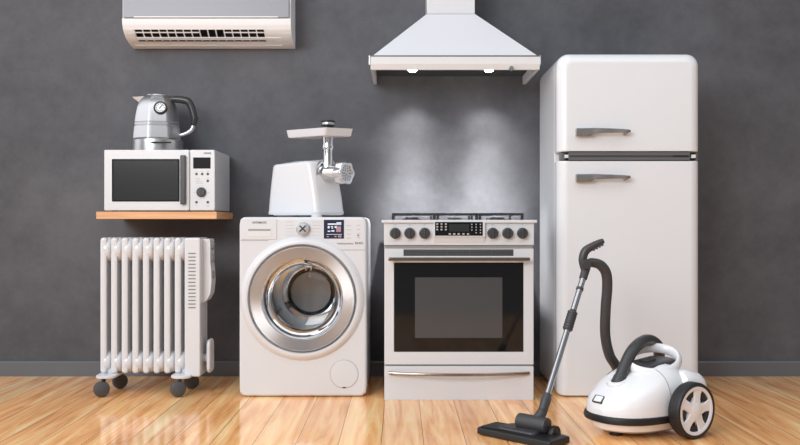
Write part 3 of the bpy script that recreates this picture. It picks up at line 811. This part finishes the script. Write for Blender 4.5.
# feed tube, tray, pusher
tp = wp(327.9, 170, 4.70); tz = lambda y: wz(y, 4.70)
tx, ty = tp.x, 4.70
b = MB(L0); b.lathe((tx, ty, 0), (0, 0, 1), [(tz(174), .040), (tz(165), .030), (tz(160), .027), (tz(149.5), .027), (tz(148.5), .033), (tz(146), .034), (tz(144.5), .030), (tz(137), .033), (tz(134), .036)], 32)
b.build('feed_tube', chrome, mg)
# tray: shallow pan, corners toward left / front / right
tcn = Vector((wx(320.5, 4.72), 4.72, 0)); tdl = Vector((-.80, .40, 0)).normalized(); tdw = Vector((tdl.y * -1, tdl.x, 0)) * -1
P0, P1, P2 = gp(285.6, 4.74), gp(325.5, 4.585), gp(353.6, 4.66)
P3 = P0 + (P2 - P1)
zl = [wz(129.6, 4.86), wz(127.2, 4.58), wz(129.0, 4.66), wz(130, 4.9)]
zc_ = sum(zl) / 4
tray = [P0, P1, P2, P3]; tcen = (P0 + P1 + P2 + P3) / 4
def shr(k): return [p + (tcen - p) * k for p in tray]
zT = wz(127.6, 4.60); zB = wz(135.6, 4.60)
b = MB(L0)
b.loft([quad_round(shr(.09), zB, .012), quad_round(shr(.05), zB + .004, .012), quad_round(tray, zT, .012), quad_round(shr(.02), zT, .012), quad_round(shr(.10), zB + .008, .012)])
b.build('hopper_tray', pm('tray_aluminium', (.66, .66, .69, 1), .28, .3, mottle=.03), mg)
b = MB(L0); b.lathe((tx, ty, 0), (0, 0, 1), [(tz(134), .0), (tz(134), .030), (tz(127), .030), (tz(126), .036), (tz(121.4), .037), (tz(120.8), .034), (tz(120.6), 0)], 32)
ps_ = b.build('pusher', blackp, mg)
MB(L0).lathe((tx, ty, 0), (0, 0, 1), [(tz(125.2), .0365), (tz(124.6), .0375), (tz(123.4), .0375), (tz(122.8), .0365)], 32).build('pusher_band', steel, ps_)

# ------------------------------------------------------------------ stove
OY = 4.462
ex = lambda p: wx(p, OY)
ez = lambda p: wz(p, OY)
L0 = ((ex(384) + ex(534)) / 2, 4.78, 0)
ov = thing('gas_stove', 'white freestanding stove with black oven window and six knobs, under the range hood', 'stove', L0)
o0, o1 = ex(384), ex(534); ot = ez(222.2)
MB(L0).box(o0 + .001, o1 - .001, OY + .045, 5.12, .015, ot - .004, .003).build('body', white, ov)
for sx in (o0 + .05, o1 - .05):
    for sy in (OY + .09, 5.05):
        MB(L0).cyl((sx, sy, 0), (sx, sy, .018), .02, .02, 14).build('foot', blackp, ov)
ck = MB(L0).box(ex(381.5), ex(536.8), OY - .012, 5.125, ot - .004, ez(219.9), .004).build('cooktop', white, ov)
pnl = MB(L0).slab(lambda i: rr(o0 + i, o1 - i, ez(245.2) + i, ot - .003 - i, .004), OY, OY + .05, .003).build('control_panel', white, ov)
MB(L0).box(o0 + .004, o1 - .004, OY + .012, OY + .05, ez(248.4), ez(245.0)).build('panel_gap', seamm, ov)
# display housing, chamfered beneath
b = MB(L0)
d0, d1 = ex(434.2), ex(484.6)
b.prism([(d0, OY + .002, ez(221.9)), (d0, OY - .016, ez(222.2)), (d0, OY - .016, ez(236.4)), (d0, OY - .010, ez(238)), (d0, OY + .002, ez(244.4))], (d1 - d0, 0, 0))
dh = b.build('display_housing', white, pnl, smooth=False)
dy = OY - .016
dx = lambda p: wx(p, dy)
dz = lambda p: wz(p, dy)
dsp = MB(L0).slab(lambda i: rr(dx(435.0) + i, dx(482.8) - i, dz(235.7) + i, dz(222.0) - i, .002), dy - .0015, dy + .001, .0006).build('display', gloss, dh)
b = MB(L0)
for i in range(3):
    for j in range(3):
        px, py = 437.2 + i * 4.3, 224.0 + j * 2.75
        b.box(dx(px - .9), dx(px + .9), dy - .0022, dy, dz(py + .75), dz(py - .75))
for px in (449.8, 454.2, 458.6, 463.4, 468):
    b.box(dx(px - 1.1), dx(px + 1.1), dy - .0022, dy, dz(234.8), dz(233.2))
for i in range(3):
    for j in range(4):
        px, py = 471.8 + i * 4.3, 224.4 + j * 2.8
        if j < 3 or i: b.box(dx(px - .55), dx(px + .55), dy - .0022, dy, dz(py + .6), dz(py - .6))
b.build('touch_keys', pm('key_print', rgb(168, 168, 166), .5, mottle=.02), dsp)
MB(L0).box(dx(449), dx(469), dy - .002, dy, dz(231.5), dz(224.2)).build('clock_window', pm('clock_window_dark', rgb(46, 48, 50), .15, mottle=.03), dsp)
# knobs
k0 = None
kxs = (395.2, 409.7, 424.7, 492.8, 507.6, 522.4)
for px in kxs:
    c = Vector((ex(px), OY, ez(233.2)))
    if k0 is None:
        k0 = MB(L0).lathe(c, (0, -1, 0), [(0, .0285), (.005, .0285), (.007, .0265), (.024, .0245), (.028, .021), (.028, 0)], 32).build('knob', darkp, pnl)
        b = MB(L0); b.obox(c + Vector((0, -.030, 0)), (1, 0, 0), (0, 1, 0), (0, 0, 1), .0042, .005, .023, .002); b.build('knob_grip', graphite, k0)
        MB(L0).lathe(c, (0, -1, 0), [(.0055, .0275), (.0075, .0282), (.0095, .0275)], 32).build('knob_ring', steel, k0)
        c0 = c
    else: dup(k0, pnl, c - c0)
b = MB(L0)
for px in kxs:
    z = ez(224.6); b.box(ex(px - .7), ex(px + .7), OY - .0007, OY + .001, z - .0022, z + .0022)
    z = ez(241.0); b.box(ex(px - 2), ex(px + 2), OY - .0007, OY + .001, z - .0012, z + .0012)
b.build('knob_print', inkl, pnl)
# door
b = MB(L0)
D0, D1, D2, D3 = ex(384.4), ex(533.6), ez(364.6), ez(248.6)
g0, g1, g2, g3 = ex(394), ex(523.6), ez(352), ez(262.6)
v0, v1, v2, v3 = ex(403.6), ex(513.6), ez(256), ez(249.7)
b.box(D0, D1, OY + .012, OY + .046, D2, D3)
b.box(D0, g0, OY, OY + .013, D2, D3, .002); b.box(g1, D1, OY, OY + .013, D2, D3, .002)
b.box(g0 - .003, g1 + .003, OY, OY + .013, D2, g2, .002); b.box(g0 - .003, g1 + .003, OY, OY + .013, g3, v2, .002)
b.box(g0 - .003, v0, OY, OY + .013, v2 - .004, D3, .002); b.box(v1, g1 + .003, OY, OY + .013, v2 - .004, D3, .002)
dor = b.build('oven_door', white, ov, smooth=False)
MB(L0).box(v0 - .001, v1 + .001, OY + .006, OY + .0125, v2 - .001, v3 + .001).build('door_vent', pm('vent_dark', rgb(74, 73, 75), .4, mottle=.05), dor)
b = MB(L0)
for k in range(4): b.box(v0, v1, OY + .002, OY + .007, v2 + .004 + k * .0078, v2 + .0062 + k * .0078)
for k in range(1, 5): b.box(v0 + (v1 - v0) * k / 5 - .001, v0 + (v1 - v0) * k / 5 + .001, OY + .001, OY + .007, v2, v3)
b.build('vent_slat', trimm, dor)
MB(L0).box(g0 + .0005, g1 - .0005, OY + .003, OY + .011, g2 + .0005, g3 - .0005, .001).build('door_glass', gloss, dor)
MB(L0).box(ex(415), ex(502.4), OY + .0015, OY + .004, ez(338), ez(277.4), .0008).build('inner_window', winglass, dor)
hy = OY - .045
b = MB(L0); hzc = wz(259.2, hy)
b.slab(lambda i: rr(wx(388.2, hy) + i, wx(530, hy) - i, hzc - .0095 + i, hzc + .0095 - i, .004), hy - .008, hy + .010, .004)
for px in (396, 522): b.box(wx(px, hy) - .010, wx(px, hy) + .010, hy, OY + .002, hzc - .007, hzc + .007, .002)
b.build('door_handle', barm, dor)
# warming drawer
dw = MB(L0).slab(lambda i: rr(ex(384.4) + i, ex(533.6) - i, ez(400.2) + i, ez(366.4) - i, .004), OY, OY + .046, .003).build('warming_drawer', white, ov)
MB(L0).box(o0 + .004, o1 - .004, OY + .012, OY + .05, ez(367), ez(364)).build('drawer_gap', seamm, ov)
b = MB(L0); pts = []; rads = []
for k in range(13):
    s = k / 12; y = OY - .004 - .052 * math.sin(PI * s) ** .7
    pts.append((wx(389 + 140 * s, y), y, wz(373.6, OY - .02)))
b.tube(pts, .0085, 10, 3, flat=(1, .9), up=(0, 0, 1))
b.build('drawer_handle', barm, dw)
# burners and grates on the cooktop
ctop = ez(219.9)
gz = wz(213.4, 4.60)
gx = [wx(391.5, 4.56), wx(436, 4.56), wx(478, 4.56), wx(523.5, 4.56)]
for k in range(3):
    a, c_ = gx[k] + .002, gx[k + 1] - .002
    b = MB(L0); y0, y1 = 4.55, 5.06; w = .0065
    for (p, q) in (((a, y0), (c_, y0)), ((a, y1), (c_, y1)), ((a, (y0 + y1) / 2), (c_, (y0 + y1) / 2))):
        b.box(p[0], q[0], p[1] - w, p[1] + w, gz - .009, gz + .001)
    for x in (a + w, c_ - w): b.box(x - w, x + w, y0, y1, gz - .009, gz)
    for yc in (y0 + .13, y1 - .13):
        b.box(a, c_, yc - w * .7, yc + w * .7, gz - .010, gz + .002)
    b.box((a + c_) / 2 - w * .7, (a + c_) / 2 + w * .7, y0, y1, gz - .010, gz + .002)
    for x in (a + w, c_ - w):
        for y in (y0, y1): b.box(x - .007, x + .007, y - .007, y + .007, ctop - .001, gz - .006)
    b.build('pan_grate', iron, ck, smooth=False)
for px, yy in ((412, 4.68), (500, 4.68), (412, 4.93), (500, 4.93), (457.4, 4.8)):
    X = wx(px, 4.56); 
    b = MB(L0); b.lathe((X, yy, ctop), (0, 0, 1), [(-.001, .058), (.003, .056), (.004, .042), (.009, .040), (.009, 0)], 28); bu = b.build('burner', darkp, ck)
    MB(L0).lathe((X, yy, ctop + .009), (0, 0, 1), [(0, .036), (.003, .036), (.005, .032), (.005, 0)], 28).build('burner_cap', iron, bu)

# ------------------------------------------------------------------ fridge
FY = 4.538
qx = lambda p: wx(p, FY)
qz = lambda p: wz(p, FY)
f0, f1 = .815, wx(697, 4.60); ft = qz(52.6); fbz = .012
L0 = ((f0 + f1) / 2, 4.85, 0)
fr = thing('refrigerator', 'white retro two-door fridge with rounded corners, right of the stove', 'fridge', L0)
s0, s1 = qz(160.4), qz(151.8)
rc = .062
b = MB(L0); b.loft([[(x, y, z) for x, z in rr(f0 + i, f1 - i, fbz + i, ft - i, (.03, .03, rc, rc), 10)] for y, i in ((5.145, .012), (5.13, 0), (4.655, 0), (4.65, .004))])
b.build('cabinet', fridgew, fr)
for sx in (f0 + .07, f1 - .07):
    for sy in (4.70, 5.08):
        MB(L0).cyl((sx, sy, 0), (sx, sy, .02), .022, .022, 14).build('foot', blackp, fr)
def fdoor(name, za, zb_, rads):
    b = MB(L0); f = .055; loops = []
    def o(i): return rr(f0 + i, f1 - i, za + i * .0, zb_ - i * .0, tuple(max(q - i * .3, .004) for q in rads), 10)
    def o2(i, j0, j1): return rr(f0 + i, f1 - i, za + i * j0, zb_ - i * j1, tuple(max(q - i * .5, .006) for q in rads), 10)
    j0, j1 = (.10, .10) if rads[0] > .02 else (.10, 1)
    loops.append([(x, 4.653, z) for x, z in o2(.006, 1, 1)]); loops.append([(x, 4.647, z) for x, z in o2(0, j0, j1)])
    loops.append([(x, FY + f, z) for x, z in o2(0, j0, j1)])
    for q in range(1, 8):
        a = PI / 2 * q / 7; loops.append([(x, FY + f * (1 - math.sin(a)), z) for x, z in o2(f * (1 - math.cos(a)), j0, j1)])
    b.loft(loops); return b.build(name, fridgew, fr, ang=50)
lowd = fdoor('lower_door', .003, s0, (.022, .022, .010, .010))
upd = fdoor('upper_door', s1, ft, (.010, .010, rc, rc))
# trim between the doors
MB(L0).box(f0 + .03, f1 - .022, 4.60, 4.66, s0 - .01, s1 + .01).build('door_gap', seamm, fr)
b = MB(L0); ty_ = FY + .004
zmid = (s0 + s1) / 2
b.box(qx(568.8), qx(690.4), ty_, 4.62, s0 + .001, s1 - .001, .002)
tr_ = b.build('door_trim', trimm, fr)
MB(L0).box(qx(569.2), qx(690), ty_ - .002, ty_ + .004, zmid - .004, zmid + .0045, .001).build('trim_groove', darkp, tr_)
MB(L0).box(qx(673), qx(688), ty_ - .0035, ty_ + .004, zmid - .004, zmid + .0045, .001).build('name_badge', blackp, tr_)
for px, w in ((562.6, .011), (696.0, .006)):
    X = wx(px, 4.575)
    MB(L0).box(X - w, X + w, 4.562, 4.62, s0 + .001, s1 - .001, .003).build('hinge_cap', trimm, fr)
for X in (wx(566.8, 4.56), wx(693, 4.56)):
    MB(L0).box(X - .012, X + .012, 4.552, 4.62, zmid - .009, zmid + .009, .002).build('hinge_link', fridgew, fr)
# handles: thick boss on the left, bar tapering to the right
def fhandle(py, dpar):
    c0 = qz(py)
    yb = FY - .006
    b = MB(L0); lo = []
    for px, za, zb_, dy_, th in ((576.4, 3.6, -3.5, -.028, .03), (577.0, 3.9, -3.7, -.032, .034), (592, 4.0, -3.3, -.036, .036), (595, 4.0, -1.2, -.040, .018), (610, 3.4, -1.0, -.050, .014), (624, 2.7, -.9, -.048, .013), (630.2, 2.2, -.7, -.040, .013), (630.7, 1.8, -.3, -.037, .008)):
        y = FY + dy_; X = wx(px, y)
        t_, bt = c0 + za * FY / F, c0 + zb_ * FY / F
        m_ = min(.003, (t_ - bt) * .3)
        lo.append([(X, y + th, bt), (X, y + .002, bt), (X, y, bt + m_), (X, y, t_ - m_), (X, y + .002, t_), (X, y + th, t_)])
    b.loft(lo)
    hh = b.build('handle', handm, dpar, ang=30)
    X = wx(626.6, FY - .03)
    MB(L0).cyl((X, FY - .038, c0 - .002), (X, FY + .004, c0 - .004), .009, .010, 14).build('handle_post', handm, hh)
fhandle(132.6, upd); fhandle(178.2, lowd)

# ------------------------------------------------------------------ vacuum cleaner
VO = Vector((1.105, 3.855, 0)); va = R(212)
vc = thing('vacuum_cleaner', 'white and black canister vacuum cleaner with hose and chrome wand, before the fridge', 'vacuum cleaner', VO, va)
Mi = (Matrix.Translation(VO) @ Matrix.Rotation(va, 4, 'Z')).inverted()
def VL(p): return Mi @ Vector(p)                       # world -> vacuum's own axes (x forward, y to the near side)
def interp(tab, u):
    for (a, c_) in zip(tab[:-1], tab[1:]):
        if a[0] <= u <= c_[0]:
            s = (u - a[0]) / (c_[0] - a[0]); return a[1] + (c_[1] - a[1]) * s
    return tab[0][1] if u < tab[0][0] else tab[-1][1]
UF, UR, Wd = .328, -.15, .172
def halfw(u, W=Wd, uf=UF, ur=UR):
    um = .08
    if u >= um: s = min((u - um) / (uf - um), 1); n = 2.6
    else: s = min((um - u) / (um - ur), 1); n = 4.0
    return W * max(1 - s ** n, 0) ** (1 / 2.2)
top_t = [(-.15, .20), (-.13, .235), (-.10, .262), (-.05, .285), (0, .295), (.05, .29), (.10, .272), (.15, .25), (.20, .226), (.25, .196), (.29, .172), (.315, .150), (.328, .116)]
us = [UR + .0008, -.146, -.14, -.13, -.11, -.08, -.04, 0, .04, .08, .12, .16, .20, .235,   .26, .28, .298, .311, .320, .3255, UF - .0006]
b = MB(); loops = []
zb0 = .094
for u in us:
    w = max(halfw(u), .004); zt_ = max(interp(top_t, u), zb0 + .004); lp = []
    for k in range(25):
        a = PI * k / 24; cs, sn = math.cos(a), math.sin(a)
        lp.append((u, w * math.copysign(abs(cs) ** .62, cs), zb0 + (zt_ - zb0) * abs(sn) ** .68))
    loops.append(lp)
b.loft(loops); shell = b.build('body_shell', vacw, vc, ang=45)
def plan(ins, z, n=72, W=Wd, nose=0.0):
    up = []
    for k in range(n + 1):
        t_ = PI * k / n
        u = (UF + UR) / 2 + (UF - UR) / 2 * math.cos(t_)
        u = (UF + UR) / 2 + ((UF - UR) / 2 + nose - ins) * math.cos(t_)
        u_o = max(min((u - (UF + UR) / 2) * ((UF - UR) / 2) / ((UF - UR) / 2 + nose - ins) + (UF + UR) / 2, UF), UR)
        up.append((u, max(halfw(u_o) - ins, 0)))
    return [(u, w, z) for u, w in up] + [(u, -w, z) for u, w in up[-2:0:-1]]
b = MB(); b.loft([plan(.004, .064), plan(-.006, .068), plan(-.009, .080), plan(-.006, .093), plan(.004, .099)])
b.build('bumper', rubber, vc)
b = MB(); b.loft([plan(.07, .018), plan(.04, .024), plan(.018, .036), plan(.005, .066)])
b.build('base', vacw, vc)
MB().cyl((.22, 0, 0), (.22, 0, .03), .03, .03, 16).build('front_castor', blackp, vc)
MB().cyl((.0, -.17, .117), (0, .2, .117), .02, .02, 12).build('axle', blackp, vc)
# wheels
wh0 = None
wr = .117
def wheel(s):
    yi, yo = (.183, .243) if s > 0 else (.150, .210)
    o = Vector((0, s * yi, wr)); ax = Vector((0, s, 0)); wd_ = yo - yi
    tr = MB().lathe(o, ax, [(0, .06), (0, wr - .012), (.004, wr - .004), (.012, wr), (wd_ - .012, wr), (wd_ - .003, wr - .004), (wd_, wr - .011), (wd_ - .002, wr - .014), (wd_ - .010, wr - .016), (wd_ - .012, .06)], 64).build('wheel', rubber, vc)
    MB().lathe(o, ax, [(wd_ - .022, .0), (wd_ - .022, wr - .015)], 48).build('wheel_recess', darkp, tr)
    b = MB()
    R0 = wr - .0155
    b.lathe(o, ax, [(wd_ - .022, R0), (wd_ - .004, R0), (wd_ - .002, R0 - .004), (wd_ - .004, R0 - .014), (wd_ - .022, R0 - .015)], 64)
    b.lathe(o, ax, [(wd_ - .020, .040), (wd_ - .006, .038), (wd_ - .002, .030), (wd_, 0)], 40)
    for k in range(5):
        a = 2 * PI * k / 5 + R(98)
        rdv = Vector((math.cos(a), 0, math.sin(a))); tg = Vector((-math.sin(a), 0, math.cos(a)))
        def P(r, t_, d): return o + ax * d + rdv * r + tg * t_
        lo = [[P(r, -h_, wd_ - .022), P(r, -h_, wd_ - dd), P(r, -h_ + .004, wd_ - dd + .003), P(r, h_ - .004, wd_ - dd + .003), P(r, h_, wd_ - dd), P(r, h_, wd_ - .022)] for r, h_, dd in ((.020, .026, .007), (.05, .0195, .008), (.07, .021, .009), (.087, .028, .009))]
        b.loft(lo)
    b.build('hub', vacw, tr, smooth=True, ang=30)
    return tr
wheel(1); wheel(-1)
b = MB(); lo = []
for u, q in ((-.158, .03), (-.154, .014), (-.142, .004), (-.12, 0), (-.06, 0), (-.03, .006), (-.015, .02)):
    lo.append([(u, y, z) for y, z in rr(-.147 + q, .179 - q, .085 + q * .3, .268 - q - max(-u - .09, 0) * .4, (.02, .02, .05, .05), 8)])
b.loft(lo); b.build('rear_housing', vacw, vc)
# release button plate on the nose
def shell_pt(u, fr_):
    w = max(halfw(u), .004); zt_ = interp(top_t, u); a = PI * fr_; cs, sn = math.cos(a), math.sin(a)
    return Vector((u, w * math.copysign(abs(cs) ** .62, cs), zb0 + (zt_ - zb0) * abs(sn) ** .68))
pc = shell_pt(.308, .52); e1 = (shell_pt(.290, .60) - shell_pt(.290, .44)).normalized(); e2 = (shell_pt(.280, .52) - shell_pt(.31, .52)).normalized(); nn = e1.cross(e2).normalized()
if nn.x < 0: nn = -nn
bt = MB().obox(pc, e1, e2, nn, .027, .019, .006, .003).build('latch_plate', graphite, shell)
MB().obox(pc + nn * .0035 - e1 * .004 + e2 * -.002, e1, e2, nn, .021, .0155, .005, .003).build('latch_button', vacw, bt)
# hose socket, dark top panel, carrying handle
b = MB(); sk = Vector((.194, -.010, .208)); sd = Vector((.30, 0, 1)).normalized()
b.lathe(sk, sd, [(-.03, .052), (.014, .050), (.020, .046), (.022, .030)], 32); b.build('hose_socket', vacw, vc)
b = MB(); lo = []
for z, q in ((.255, 0), (.301, 0), (.306, .012)):
    lo.append([(u, y, z - .18 * max(u, 0) + .0) for u, y in rr(-.092 + q, .100 - q, -.062 + q, .070 - q, .03)])
b.loft(lo); tpn = b.build('top_panel', graphite, vc)
MB().obox((.03, .0, .300), (1, 0, -.17), (0, 1, 0), (.17, 0, 1), .03, .022, .006, .004).build('power_switch', darkp, tpn)
b = MB(); rp = []
for k in range(20):
    a = 2 * PI * k / 20
    rp.append((.0 + .125 * math.cos(a), .006 + .090 * math.sin(a), .298 - .024 * math.cos(a) - .032 * math.sin(a)))
b.tube(rp, .017, 12, 3, flat=(1.25, .8), up=(0, 0, 1), loop=True)
b.build('carrying_handle', vacw, vc)
# body seam
b = MB(); b.tube([shell_pt(.075, f_ / 20) + Vector((0, 0, .0005)) for f_ in range(1, 20)], .0016, 6, 2); b.build('lid_seam', seamm, shell)
# hose (world points -> local)
hose = [Vector(p) for p in ()]
hw = []
def hp_(px, py, Y): hw.append(wp(px, py, Y))
soc = (Matrix.Translation(VO) @ Matrix.Rotation(va, 4, 'Z')) @ (sk + sd * .005)
hw.append(soc)
hp_(624.5, 367, 3.79); hp_(632.5, 350.5, 3.83); hp_(643.5, 341, 3.90); hp_(653.0, 341.5, 3.98); hp_(659, 351, 4.06)
hw += [Vector((1.20, 4.13, .17)), Vector((1.14, 4.20, .075)), Vector((1.03, 4.20, .075))]
hp_(617.5, 371, 4.10); hp_(609.5, 355, 4.05); hp_(605.3, 335, 4.02); hp_(605.6, 310, 4.0); hp_(607.2, 288, 3.99); hp_(606.2, 273.5, 3.98); hp_(600.5, 265.2, 3.97); hp_(592, 262.6, 3.96); hp_(586.4, 264.2, 3.95)
b = MB(); b.tube([VL(p) for p in hw], [.027, .0265, .026, .026, .026, .026, .024, .023, .023, .0235, .0235, .0235, .0235, .0235, .0235, .023, .021, .019], 16, 10)
hs = b.build('hose', graphite, vc)
b = MB(); d0_ = VL(hw[0]); d1_ = VL(hw[1])
b.lathe(d0_ - (d1_ - d0_).normalized() * .01, d1_ - d0_, [(0, .032), (.035, .031), (.045, .027), (.06, .025)], 24); b.build('hose_end', darkp, hs)
# wand
wb = wp(543.2, 409, 3.672); wt = wp(585.6, 270.0, 3.95)
wd_ = (wt - wb)
def W(s): return VL(wb + wd_ * s)
wand = MB().cyl(W(.0), W(.96), .0135, .0135, 28).build('wand', pm('wand_chrome', (.40, .40, .41, 1), .09, 1, mottle=.02), vc)
b = MB(); b.lathe(W(-.01), W(1) - W(0), [(0, .020), (.03, .020), (.033, .0215), (.055, .0215), (.06, .018), (.075, .0175), (.075, .013)], 24); b.build('wand_cuff', graphite, wand)
b = MB(); Lw = wd_.length; pr = [(0, .0145)]
for k in range(7): pr += [(.006 + k * .0125, .021), (.012 + k * .0125, .0225), (.0165 + k * .0125, .021), (.018 + k * .0125, .018)]
pr += [(.10, .0145)]
b.lathe(W(.545), W(1) - W(0), pr, 24); b.build('telescopic_grip', graphite, wand)
b = MB(); b.lathe(W(.845), W(1) - W(0), [(0, .0135), (.001, .0165), (.012, .0165), (.013, .0135)], 20); b.build('wand_clip', darkp, wand)
b = MB(); b.lathe(W(.93), W(1) - W(0), [(0, .0155), (.004, .018), (.06, .019), (.075, .017), (.075, 0)], 20); b.build('handle_collar', graphite, wand)
# pistol handle
b = MB()
hpts = [wp(584.8, 270, 3.95), wp(583.2, 264, 3.95), wp(582.8, 259, 3.95), wp(584.0, 253.6, 3.95), wp(586.2, 250.2, 3.95), wp(590.5, 247.2, 3.95), wp(596.5, 244.0, 3.95), wp(601, 241.9, 3.95), wp(603.6, 240.8, 3.95)]
b.tube([VL(p) for p in hpts], [.019, .021, .0225, .0225, .0225, .0205, .0185, .0165, .012], 16, 4, flat=(1, .85))
hg = b.build('pistol_grip', graphite, vc)
c = wp(586.6, 263.8, 3.945)
MB().cyl(VL(c + Vector((-.004, .02, 0))), VL(c + Vector((-.004, -.026, 0))), .022, .022, 20, .003).build('swivel', darkp, hg)
b = MB()
for px, py in ((593.6, 249.6), (596.6, 248.0), (599.6, 246.4), (602.2, 244.8)):
    p = wp(px, py, 3.94); b.lathe(VL(p), VL(p + Vector((.3, -.2, -1))) - VL(p), [(-.004, 0), (-.004, .006), (.004, .006), (.006, .003), (.006, 0)], 10)
b.build('finger_ridges', darkp, hg)
# floor head
hA, hB_ = Vector((.322, 3.735, 0)), Vector((.594, 3.475, 0))
ld = (hB_ - hA).normalized(); sdv = Vector((-ld.y, ld.x, 0))
hc = (hA + hB_) / 2 + sdv * .074
def HL(a, bq, z): return VL(hc + ld * a + sdv * bq + Vector((0, 0, z)))
hl = (hB_ - hA).length / 2
b = MB(); lo = []
for z, q in ((.004, .004), (.007, 0), (.025, 0), (.030, .003), (.036, .018)):
    lo.append([HL(x, y, z) for x, y in rr(-hl + q * .7, hl - q * .7, -.074 + q, .074 - q, .014)])
b.loft(lo); fh = b.build('floor_head', blackp, vc)
b = MB(); b.loft([[HL(x, y, z) for x, y in rr(-hl + .01, hl - .01, -.052, .052, .01)] for z in (.0, .006)]); b.build('brush_strip', rubber, fh)
b = MB(); lo = []
for z, q in ((.028, 0), (.042, .006), (.046, .016)): lo.append([HL(x, y, z) for x, y in rr(-.105 + q, .085 - q, -.045 + q, .065 - q, .02)])
b.loft(lo); b.build('head_cover', darkp, fh)
cyA, cyB = HL(-.040, .030, .066), HL(.105, .030, .066)
MB().cyl(cyA, cyB, .033, .033, 28, .006).build('swivel_barrel', graphite, fh)
for a in (.062, .10):
    pass
MB().cyl(HL(.112, .050, .034), HL(.136, .050, .034), .033, .033, 24, .005).build('head_wheel', blackp, fh)
b = MB(); b.tube([HL(.045, .03, .07), VL(wb + Vector((-.004, 0, -.012))), W(.03)], [.026, .021, .019], 16, 5); b.build('neck', graphite, fh)
